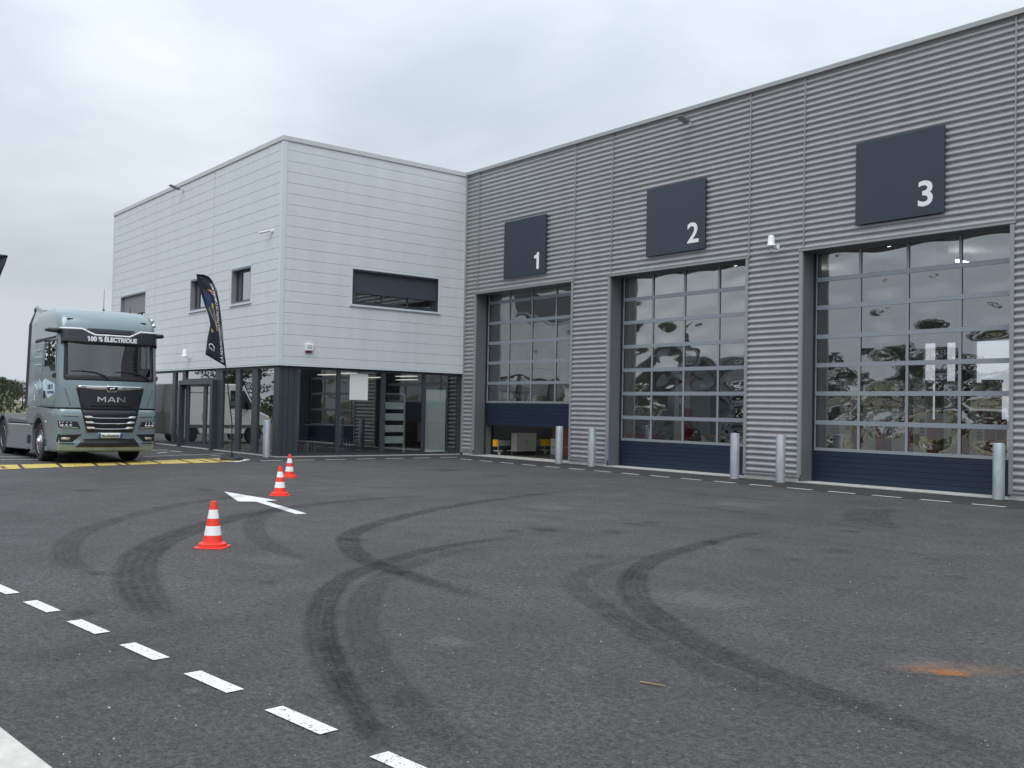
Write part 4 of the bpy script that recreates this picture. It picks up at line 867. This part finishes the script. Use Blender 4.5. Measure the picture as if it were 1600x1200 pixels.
# windscreen and its black surround
patch(CABS, [(-1.03, 2.13), (1.03, 2.13), (1.035, 3.05), (-1.035, 3.05)], .002, 0, 'windscreen', 'pane_cab')
for poly in ([(-1.08, 2.08), (1.08, 2.08), (1.06, 2.20), (-1.06, 2.20)], ): patch(CABS, poly, .008, .012, 'windscreen_surround', 'truck_black')
both(CABS, [(-1.10, 2.1), (-1.0, 2.18), (-1.0, 3.05), (-1.08, 3.05)], .007, .012, 'windscreen_surround', 'truck_black')
for y0 in (-.95, .10):
    wp = [(front_x(CABS, y, z)+.035, y, z) for y, z in ((y0, 2.30), (y0+.25, 2.31), (y0+.55, 2.28), (y0+.78, 2.20), (y0+.88, 2.10))]
    MB().tube(wp, [.010, .016, .018, .016, .02], 6).build('wiper', 'seal_black', truck)
# visor
vis = [(-1.17, 3.04), (-.6, 3.00), (.6, 3.00), (1.17, 3.04), (1.19, 3.36), (.72, 3.36), (.42, 3.22), (-.42, 3.22), (-.72, 3.36), (-1.19, 3.36)]
vz = patch(CABS, vis, .13, .10, 'sun_visor', 'truck_dark')
st = [(-1.19, 3.335), (-.715, 3.335), (-.43, 3.195), (.43, 3.195), (.715, 3.335), (1.19, 3.335), (1.19, 3.372), (.705, 3.372), (.415, 3.232), (-.415, 3.232), (-.705, 3.372), (-1.19, 3.372)]
patch(CABS, st, .136, .004, 'white_stripe', 'white_paint', vz)
patch(CABS, [(-.62, 3.34), (-.42, 3.24), (.42, 3.24), (.62, 3.34), (.55, 3.385), (-.55, 3.385)], .02, .02, 'roof_vent', 'truck_dark')
lettering_one('visor_text', 'white_paint', vz, '100 % ÉLECTRIQUE', .155, lambda a, b: (front_x(CABS, a, 3.1)+.137, a, 3.105+b), .92, .008)
MB().tube([(front_x(CABS, 1.1, 3.2)+.0, -1.12, 3.18), (front_x(CABS, 1.1, 3.2)+.0, 1.12, 3.18)], .05, 6).build('visor_bracket', 'truck_black', truck)
# upper grille panel, chrome bar, badge, letters
GR = [(-.82, 1.89), (-.69, 1.345), (.69, 1.345), (.82, 1.89), (.78, 1.925), (-.78, 1.925)]
gp = patch(CABS, GR, .016, .03, 'grille_panel', 'truck_dark')
patch(CABS, [(-.80, 1.905), (-.45, 1.865), (-.14, 1.85), (.14, 1.85), (.45, 1.865), (.80, 1.905), (.77, 1.945), (-.77, 1.945)], .03, .02, 'chrome_bar', 'chrome')
bd = patch(CABS, [(-.155, 1.95), (-.11, 1.80), (.11, 1.80), (.155, 1.95)], .045, .02, 'badge', 'chrome'); patch(CABS, [(-.13, 1.935), (-.095, 1.825), (.095, 1.825), (.13, 1.935)], .049, .003, 'badge_field', 'truck_dark', bd)
patch(CABS, [(-.065, 1.845), (-.02, 1.868), (.03, 1.865), (.03, 1.845), (.055, 1.845), (.05, 1.885), (.08, 1.905), (.06, 1.918), (.02, 1.90), (-.03, 1.895), (-.06, 1.87)], .053, .003, 'badge_lion', 'chrome', bd, step=.03)
man_letters('brand_letters', 'chrome', gp, .20, .13, .035, lambda a, b: (front_x(CABS, a, 1.6)+.024, a, 1.615+b))
patch(CABS, [(-.48, 1.43), (.48, 1.43), (.5, 1.48), (-.5, 1.48)], .02, .004, 'air_slot', 'seal_black', gp)
# bumper shell with lower grille
SX = [1.25, 1.05, .9, .78, .70]
def cont3(S, z):
    xf, hw, rc, bu = par(S, z); yf = hw-rc
    ys = [yf*k/8 for k in range(9)]+[yf+rc*math.sin(R(a)) for a in (18, 36, 54, 70, 82, 90)]
    half = [(front_x(S, y, z), y) for y in ys]+[(.95, hw), (.70 if z > .55 else .82, hw), (.68 if z > .55 else .80, hw-.12)]
    return [(x, -y) for x, y in half[::-1]]+half[1:]
contour = lambda S, z, xr, sx: cont3(S, z)
loft(BUMP, [.30, .315, .345, .40, .50, .55, .60, .70, .78, .9, 1.02, 1.15, 1.28, 1.33, 1.36], .6, [], None).build('bumper', 'truck_paint', truck, smooth=True, autosm=38)
box('bumper_gap', 'seal_black', truck, -.6, 1.55, -1.18, 1.18, 1.34, 1.42)
lg = patch(BUMP, [(-.70, 1.36), (-.56, .79), (.56, .79), (.70, 1.36)], .012, .02, 'lower_grille', 'truck_dark')
for z, w in ((1.165, .63), (1.03, .60), (.895, .57)):
    patch(BUMP, [(-w, z+.03), (-w+.03, z-.02), (-w+.22, z-.022), (-.2, z-.03), (.2, z-.03), (w-.22, z-.022), (w-.03, z-.02), (w, z+.03), (w-.16, z+.03), (w-.22, z-.005), (.2, z-.012), (-.2, z-.012), (-w+.22, z-.005), (-w+.16, z+.03)], .03, .015, 'grille_bar', 'alloy', lg)
    both(BUMP, [(-w, z+.032), (-w+.03, z-.018), (-w+.2, z-.018), (-w+.14, z+.032)], .034, .004, 'bar_end', 'white_paint', parent=lg)
pl_ = patch(BUMP, [(-.29, .655), (.29, .655), (.29, .775), (-.29, .775)], .045, .03, 'licence_plate', 'plate_white'); both(BUMP, [(-.29, .656), (-.235, .656), (-.235, .774), (-.29, .774)], .048, .002, 'plate_band', 'plate_blue', parent=pl_)
lettering('plate_text', 'ink_navy', pl_, 'HC-392-KW', .112, lambda a, b: (front_x(BUMP, a, .71)+.0485, a, .715+b), .74, .006)
HL = [(-1.19, 1.075), (-1.17, .925), (-1.12, .90), (-.70, .885), (-.775, 1.06)]
for s in (1, -1):
    h = patch(BUMP, HL if s == 1 else mir(HL), .010, .012, 'headlight', 'truck_black')
    for q, y in enumerate((-1.09, -1.0, -.91)):
        yy = y*s; MB().lathe([(.032, -.01), (.034, .012), (.022, .018)], 12, 0, (front_x(BUMP, yy, .95)+.012, yy, .955)).build('lens', 'lamp_lens', h, smooth=True); MB().lathe([(.018, -.01), (.02, .012)], 10, 0, (front_x(BUMP, yy, 1.03)+.008, yy, 1.03)).build('lens', 'lamp_lens', h)
    dr = [(-1.165, 1.05), (-1.15, .93), (-1.1, .913), (-.74, .895), (-.735, .905), (-1.10, .928), (-1.13, .945), (-1.145, 1.05)]
    patch(BUMP, dr if s == 1 else mir(dr), .016, .003, 'running_light', 'lamp_lens', h)
    FG = [(-1.17, .745), (-1.19, .55), (-.86, .55), (-.66, .745)]
    fg = patch(BUMP, FG if s == 1 else mir(FG), .008, .01, 'fog_recess', 'truck_dark'); fl = [(-1.10, .60), (-1.10, .66), (-.90, .66), (-.92, .60)]
    patch(BUMP, fl if s == 1 else mir(fl), .014, .004, 'fog_lamp', 'lamp_lens', fg)
    LN = [(-1.21, .525), (-1.20, .498), (-.84, .498), (-.80, .525)]; patch(BUMP, LN if s == 1 else mir(LN), .006, .008, 'shadow_slot', 'seal_black')
    CR = [(-1.20, 1.20), (-1.19, 1.185), (-.74, 1.17), (-.745, 1.185)]; patch(BUMP, CR if s == 1 else mir(CR), .003, .004, 'crease', 'truck_black')
    C2 = [(-1.19, 2.02-.15), (-1.05, 1.87), (-.92, 1.45), (-.94, 1.45), (-1.065, 1.85), (-1.19, 1.855)]; patch(CABS, C2 if s == 1 else mir(C2), .003, .004, 'corner_groove', 'truck_grey')
patch(BUMP, [(-.62, .635), (-.78, .42), (.78, .42), (.62, .635)], .008, .012, 'lower_intake', 'truck_dark')
for y in (-.93, .85): MB().box(front_x(CABS, y, 3.60)-.015, front_x(CABS, y, 3.60)+.02, y-.07, y+.07, 3.59, 3.615).build('marker_lamp', 'truck_black', truck)
# side panels with wheel arch, doors, steps
def arch(cx, cz, r, a0, a1, n=14): return [(cx+r*math.cos(R(a0+(a1-a0)*k/n)), cz+r*math.sin(R(a0+(a1-a0)*k/n))) for k in range(n+1)]
for s in (-1, 1):
    ya, yb = 1.235*s, 1.16*s
    sp = MB().prism([(.705, 1.37), (-.95, 1.395), (-1.50, 1.33), (-1.50, 1.20), (-1.2, .95), (-.95, .95)]+arch(-.02, .52, .70, 142, 8)+[(.695, .60), (.705, .60)], 1, ya, yb).build('arch_panel', 'truck_paint', truck, bevel=.012)
    fa = arch(-.02, .52, .72, 150, 5); fb = arch(-.02, .52, .60, 150, 5)
    MB().prism(fa+fb[::-1], 1, 1.25*s, .90*s).build('mudguard', 'truck_grey', truck)
    MB().box(.48, .79, min(1.2*s, 1.0*s), max(1.2*s, 1.0*s), .42, .72).build('step', 'truck_grey', truck, bevel=.01)
    MB().box(.6, .82, min(1.235*s, 1.1*s), max(1.235*s, 1.1*s), .30, .41).build('step_sill', 'truck_paint', truck, bevel=.01)
    MB().lathe([(.03, -.01), (.035, .01)], 10, 1, (.60, 1.24*s, 1.02)).build('side_lamp', 'lamp_lens', truck)
    # side window, frame and door joints
    yy = 1.214*s
    def spn(name, m, poly, d=.006, par_=truck): return MB().prism(poly, 1, (yy if abs(yy) > 1.2 else yy), yy+d*s).build(name, m, par_)
    MB().add([(1.28, yy-.004*s, 2.44), (.25, yy-.004*s, 2.44), (.25, yy-.01*s, 3.05), (1.28, yy-.01*s, 3.05)], [(0, 1, 2, 3)]).build('side_window', 'pane_cab', truck)
    spn('window_frame', 'seal_black', [(.22, 2.42), (1.31, 2.42), (1.31, 2.46), (.22, 2.46)]); spn('window_frame', 'seal_black', [(.62, 2.46), (.68, 2.46), (.66, 3.05), (.60, 3.05)], .012)
    spn('quarter_glass', 'van_glass', [(.72, 2.43), (.95, 2.30), (1.31, 2.30), (1.31, 2.43)], .014); spn('window_frame', 'seal_black', [(.22, 3.04), (1.30, 3.04), (1.28, 3.08), (.22, 3.08)])
    for pth in ([(1.40, 1.42), (1.40, 2.3), (1.36, 3.1)], [(.08, 1.42), (.08, 2.5), (.18, 3.1)], [(.08, 1.425), (1.40, 1.425)], [(-.76, 3.14), (1.35, 3.16)]):
        MB().tube([(x, par(CABS, z)[1]*s, z) for x, z in pth], .006, 5).build('door_joint', 'truck_black', truck)
    MB().prism([(-.74, 3.06), (1.2, 3.125), (1.2, 3.165), (-.74, 3.12)], 1, 1.205*s, 1.225*s).build('rain_gutter', 'truck_black', truck)
    MB().box(.30, .48, min(1.22*s, 1.24*s), max(1.22*s, 1.24*s), 1.62, 1.80).build('door_handle', 'seal_black', truck, bevel=.01)
    MB().box(1.22, 1.42, min(1.21*s, 1.27*s), max(1.21*s, 1.27*s), 2.13, 2.24).build('mirror_foot', 'truck_black', truck, bevel=.02)
    MB().tube([(1.40, 1.16*s, 3.28), (1.42, 1.26*s, 3.29), (1.32, 1.38*s, 3.30), (1.18, 1.43*s, 3.30)], [.065, .06, .055, .035], 10).build('camera_mirror', 'truck_black', truck, smooth=True)
    # air deflector behind the cab
    pan = [(-.78, 1.225, 1.40), (-.78, 1.195, 3.60), (-.78, 1.12, 3.87), (-1.28, 1.10, 3.94), (-1.30, 1.19, 3.60), (-1.38, 1.225, 1.40)]
    b = MB(); b.v = [(x, y*s, z) for x, y, z in pan]+[(x, (y-.05)*s, z) for x, y, z in pan]; b.f = [(0, 1, 4, 5), (1, 2, 3, 4), (6, 11, 10, 7), (7, 10, 9, 8)]+[(k, (k+1) % 6, 6+(k+1) % 6, 6+k) for k in range(6)]
    b.build('side_deflector', 'truck_paint', truck, bevel=.012)
    pan = [(-1.283, 1.10, 3.93), (-1.303, 1.19, 3.60), (-1.383, 1.222, 1.40), (-1.74, 1.215, 1.40), (-1.66, 1.18, 3.60), (-1.58, 1.09, 3.90)]
    b = MB(); b.v = [(x, y*s, z) for x, y, z in pan]+[(x, (y-.04)*s, z) for x, y, z in pan]; b.f = [(0, 1, 4, 5), (1, 2, 3, 4), (6, 11, 10, 7), (7, 10, 9, 8)]+[(k, (k+1) % 6, 6+(k+1) % 6, 6+k) for k in range(6)]
    b.build('deflector_edge', 'seal_black', truck)
    for k in range(3): MB().box(-.70, -.05, min(1.212*s, 1.226*s), max(1.212*s, 1.226*s), 2.48+k*.19, 2.50+k*.19).build('side_rib', 'decal_pale', truck)
    # battery boxes, their cover and the rear axle
    MB().prism([(-3.92, .19), (-1.45, .24), (-1.12, .28), (-1.10, .93), (-3.95, .90)], 1, 1.20*s, .45*s).build('battery_box', 'truck_paint', truck, bevel=.03)
    MB().box(-1.10, -.90, min(1.2*s, .9*s), max(1.2*s, .9*s), .25, .9).build('step_column', 'truck_paint', truck, bevel=.02); MB().box(-1.28, -1.02, min(1.205*s, 1.225*s), max(1.205*s, 1.225*s), .42, .64).build('charge_flap', 'seal_black', truck, bevel=.015)
    MB().prism([(-3.95, .92), (-1.2, .94), (-1.2, 1.02), (-3.6, 1.06), (-3.95, 1.0)], 1, 1.17*s, .5*s).build('cover', 'truck_grey', truck, bevel=.02)
    ga = arch(-4.27, .52, .66, 175, 5); gb_ = arch(-4.27, .52, .58, 175, 5); MB().prism(ga+gb_[::-1], 1, 1.23*s, .55*s).build('rear_mudguard', 'truck_grey', truck)
MB().prism([(-.1, 3.90), (-.78, 3.97), (-1.36, 4.115), (-1.50, 4.08), (-1.46, 3.93), (-.78, 3.87)], 1, -1.08, 1.08).build('roof_spoiler', 'truck_paint', truck, bevel=.02)
MB().prism([(-1.36, 4.0), (-1.50, 4.055), (-1.53, 3.95), (-1.46, 3.90)], 1, -1.10, 1.10).build('spoiler_edge', 'truck_black', truck, bevel=.01)
for s in (-1, 1): MB().box(-6.1, -.6, min(.38*s, .46*s), max(.38*s, .46*s), .72, .98).build('frame_rail', 'truck_grey', truck)
MB().box(-.76, 1.2, -.8, .8, .36, 1.40).build('engine_bay', 'truck_black', truck); MB().box(-3.9, -.9, -.37, .37, .55, 1.0).build('battery_pack', 'truck_black', truck)
MB().lathe([(.55, 1.05), (.56, 1.12), (.2, 1.16), (.1, 1.12)], 24, 2, (-4.0, 0, 0)).build('fifth_wheel', 'truck_black', truck)
for x in (0.0-.02, -4.27): MB().tube([(x, -.9, .505), (x, .9, .505)], .09, 10).build('axle', 'truck_black', truck)
def wheel(x, y, s, dual=False):
    w = MB().lathe([(.27, -.16), (.30, -.165), (.455, -.18), (.49, -.15), (.502, -.10), (.502, .10), (.49, .15), (.455, .18), (.30, .165), (.27, .16)], 40, 1, (x, y, .502))
    t = w.build('tyre', 'tyre', truck, smooth=True, autosm=30)
    o = .165*s
    if not dual: prof = [(.31, o*.95), (.29, o*1.02), (.275, o*.9), (.26, o*.70), (.20, o*.75), (.17, o*1.05), (.10, o*1.25), (.085, o*1.45), (.0, o*1.5)]
    else: prof = [(.31, o*.95), (.29, o*1.02), (.275, o*.9), (.25, o*.2), (.2, o*.1), (.15, o*.25), (.13, o*.9), (.0, o*.95)]
    MB().lathe(prof, 32, 1, (x, y, .502)).build('rim', 'alloy', t, smooth=True, autosm=35)
    nb = MB()
    for k in range(10):
        a = k*math.pi/5; nb.lathe([(.018, o*(.8 if not dual else .1)), (.018, o*(1.0 if not dual else .35)), (.008, o*(1.05 if not dual else .4))], 6, 1, (x+.215*math.cos(a), y, .502+.215*math.sin(a)))
    nb.build('wheel_nuts', 'chrome', t)
for s in (-1, 1):
    wheel(-.02, 1.03*s, s); wheel(-4.27, 1.03*s, s, True); wheel(-4.27, .68*s, s, True)
for x, y, z, h in ((.75, .05, 3.90, .58), (.75, .72, 3.87, .22)): MB().lathe([(.035, -.02), (.03, .03), (.008, .07), (.004, h)], 10, 2, (x, y, z)).build('antenna', 'truck_black', truck)
for z, x in ((3.70, 1.08), (3.56, 1.28)): MB().lathe([(.03, -.10), (.055, 0), (.05, .03)], 12, 0, (x, 1.17, z)).build('horn', 'chrome', truck, smooth=True)
# decals on the right side of the cab
def decal(name, m, poly, off, par_=truck): return MB().prism(poly, 1, -1.2262-off, -1.2268-off).build(name, m, par_)
decal('decal', 'decal_blue', [(.15, 2.02), (.41, 2.12), (1.36, 1.97), (1.37, 1.74), (.73, 1.62), (.28, 1.84)], 0); decal('decal', 'decal_pale', [(.15, 2.02), (.41, 2.12), (.50, 1.85), (.28, 1.84)], .0012)
decal('decal', 'decal_blue', [(-.19, 2.12), (.08, 2.0), (.09, 1.9), (-.14, 1.82)], 0); decal('decal', 'decal_dark', [(-.14, 1.86), (.06, 1.80), (-.10, 1.70), (-.24, 1.78)], .001); decal('decal', 'decal_pale', [(-.44, 2.08), (-.20, 1.98), (-.16, 1.86)], .001); decal('decal', 'decal_pale', [(-.74, 1.98), (-.36, 1.98), (-.28, 1.81)], 0); decal('decal', 'white_paint', [(-.66, 1.55), (-.58, 1.55), (-.58, 1.70), (-.66, 1.70)], 0)
lettering_one('decal_text', 'ink_navy', truck, '100 %', .165, lambda a, b: (.92+a, -1.2305, 1.895+b), 1.25, .006); lettering('decal_text', 'ink_navy', truck, 'ÉLECTRIQUE', .088, lambda a, b: (.99+a, -1.2305, 1.765+b), 1.25, .004)

# ================================================================ WHITE VAN, MIRRORED IN THE ENTRANCE GLAZING
van = tag(empty('delivery_van', (-11.15, -9.05, 0), math.pi/2*-1), 'white high-roof delivery van parked close to the office front', 'van')
# local x forward; the nose points away from the office
prof = [(-2.0, .35), (-2.02, 1.2), (-1.95, 2.32), (.55, 2.36), (.95, 2.25), (1.45, 1.35), (2.02, 1.10), (2.10, .85), (2.08, .35), (1.85, .35)]+arch(1.35, .33, .38, 5, 175)+arch(-1.25, .33, .38, 5, 175)
MB().prism(prof, 1, -.95, .95).build('body', 'van_white', van, bevel=.06, seg=3)
MB().add([(.99, -.85, 2.2), (.99, .85, 2.2), (1.47, .88, 1.36), (1.47, -.88, 1.36)], [(0, 1, 2, 3)]).build('windscreen', 'van_glass', van).location = (.03, 0, .02)
for s in (-1, 1):
    MB().prism([(.35, 1.38), (1.36, 1.38), (.92, 2.1), (.35, 2.1)], 1, .951*s, .962*s).build('side_window', 'van_glass', van); MB().box(-1.9, 2.05, min(.952*s, .965*s), max(.952*s, .965*s), .62, .74).build('side_strip', 'truck_grey', van)
    MB().box(1.0, 1.12, min(.96*s, 1.15*s), max(.96*s, 1.15*s), 1.35, 1.62).build('mirror', 'truck_black', van, bevel=.02); MB().box(2.09, 2.115, min(.5*s, .85*s), max(.5*s, .85*s), .85, 1.02).build('headlight', 'lamp_lens', van)
    for x in (1.35, -1.25): t = MB().lathe([(.20, -.1), (.31, -.1), (.33, -.07), (.33, .07), (.31, .1), (.20, .1)], 28, 1, (x, .84*s, .33)).build('wheel', 'tyre', van, smooth=True, autosm=35); MB().lathe([(.21, .06*s), (.2, .09*s), (.05, .07*s), (.0, .08*s)], 20, 1, (x, .84*s, .33)).build('rim', 'alloy', t)
    MB().box(-1.9, .3, min(.951*s, .957*s), max(.951*s, .957*s), 1.98, 2.0).build('body_seam', 'truck_grey', van)
MB().box(2.085, 2.11, -.45, .45, .55, .80).build('grille', 'truck_black', van)

# ================================================================ VEGETATION
def leaf_cloud(b, c, rx, ry, rz_, n, s, rng, shell=.35):
    for _ in range(n):
        while True:
            d = Vector((rng.uniform(-1, 1), rng.uniform(-1, 1), rng.uniform(-1, 1)))
            if shell < d.length < 1: break
        p = Vector((c[0]+d.x*rx, c[1]+d.y*ry, c[2]+d.z*rz_)); q = s*rng.uniform(.6, 1.4)
        a = Vector((rng.gauss(0, 1), rng.gauss(0, 1), rng.gauss(0, 1))).normalized(); t = a.cross(Vector((rng.gauss(0, 1), rng.gauss(0, 1), rng.gauss(0, 1)))).normalized()
        b.add([p-a*q, p+t*q*.5, p+a*q, p-t*q*.5], [(0, 1, 2, 3)])
def tree(x, y, h, w, seed, label, group, z0=-.06):
    rng = random.Random(seed); t = tag(empty('pine_tree' if 'pine' in label else 'tree', (x, y, z0)), label, 'tree', group)
    tr = MB(); tr.tube([(0, 0, 0), (rng.uniform(-.1, .1)*h*.3, 0, h*.35), (rng.uniform(-.1, .1)*h*.3, rng.uniform(-.1, .1)*h*.3, h*.85)], [h*.028, h*.02, h*.006], 7)
    cl = MB(); k = 11
    for i in range(k):
        a = rng.uniform(0, 6.283); hh = h*rng.uniform(.38, .9); rr = w*(.15+.5*rng.random())*(1.15-hh/h*.5); c = (rr*math.cos(a), rr*math.sin(a), hh)
        tr.tube([(0, 0, hh*.75), (c[0]*.6, c[1]*.6, hh*.93), c], [h*.011, h*.007, h*.003], 5)
        leaf_cloud(cl, c, w*rng.uniform(.2, .34), w*rng.uniform(.2, .34), h*rng.uniform(.07, .13), 230, h*.020, rng, .15)
    leaf_cloud(cl, (0, 0, h*.92), w*.25, w*.25, h*.09, 200, h*.02, rng, .1)
    tr.build('trunk', 'bark', t); cl.build('crown', 'foliage_dark', t)
for i, (px, top, X, w) in enumerate(((2, 598, -120, 3.2), (5, 590, -150, 3.4), (14, 594, -150, 4.2), (22, 593, -150, 4.5), (36, 598, -135, 6.0), (60, 600, -140, 6), (-25, 596, -140, 6), (-60, 594, -140, 7))):
    p = on_plane(px, top, 0, X); tree(p.x, p.y, p.z+.1, w, 20+i, 'dark pine tree rising beyond the hedge', 'trees beyond the hedge')
rs = random.Random(5)
for i in range(17):                                    # tree belt south of the yard, mirrored in the doors and in the entrance glazing
    tree(-62+i*6.4+rs.uniform(-2, 2), -62+rs.uniform(-5, 5), rs.uniform(5.5, 9), rs.uniform(5, 8), 60+i, 'leafy tree in the belt across the yard', 'tree belt across the yard')
for i in range(9): tree(-44+rs.uniform(-4, 4), -58+i*4.2, rs.uniform(5.5, 8), rs.uniform(5, 7), 90+i, 'leafy tree west of the yard behind the hedge', 'tree belt west of the yard')
def hedge(pts, hh, th, n, s, label):
    h = tag(empty('hedge', (pts[0][0], pts[0][1], -.06)), label, 'hedge'); rng = random.Random(11); b = MB(); tr = MB(); o = Vector(pts[0])
    P = [Vector(p)-o for p in pts]; Ls = [(P[k+1]-P[k]).length for k in range(len(P)-1)]; T = sum(Ls)
    def at(u):
        d = u*T
        for k, l in enumerate(Ls):
            if d <= l: return P[k]+(P[k+1]-P[k])*(d/l)
            d -= l
        return P[-1]
    m = int(T/1.1)
    for i in range(m):
        c = at((i+rng.random())/m); H = hh*rng.uniform(.78, 1.12); leaf_cloud(b, (c.x+rng.uniform(-.2, .2)*th, c.y+rng.uniform(-.2, .2)*th, H*.56), th*.6, th*.6, H*.50, n, s, rng, .2)
        tr.tube([(c.x, c.y, 0), (c.x+rng.uniform(-.2, .2), c.y+rng.uniform(-.2, .2), H*.7)], [.05, .015], 5)
    b.build('foliage', 'foliage_hedge', h); tr.build('stems', 'bark', h)
hedge([(-34, -60), (-34, -20), (-33.5, -5), (-34, 30)], 2.15, 1.3, 150, .16, 'mixed green hedge along the western edge of the yard')
hedge([(-30, -46.5), (0, -47), (50, -46.5)], 2.6, 1.5, 60, .25, 'mixed green hedge along the southern edge of the yard')
gbm = MB(); rng = random.Random(4)
for i in range(5200):
    x, y = rng.uniform(-33.2, -28.5), rng.uniform(-26, 6); h = rng.uniform(.35, .95); dx, dy = rng.gauss(0, .12), rng.gauss(0, .12); w = rng.uniform(.01, .03)
    gbm.add([(x, y-w, -.06), (x, y+w, -.06), (x+dx, y+dy, h)], [(0, 1, 2)])
tag(gbm.build('dry_grass', 'dry_grass'), 'tall dry tan grass in front of the western hedge', 'grass', kind='stuff')
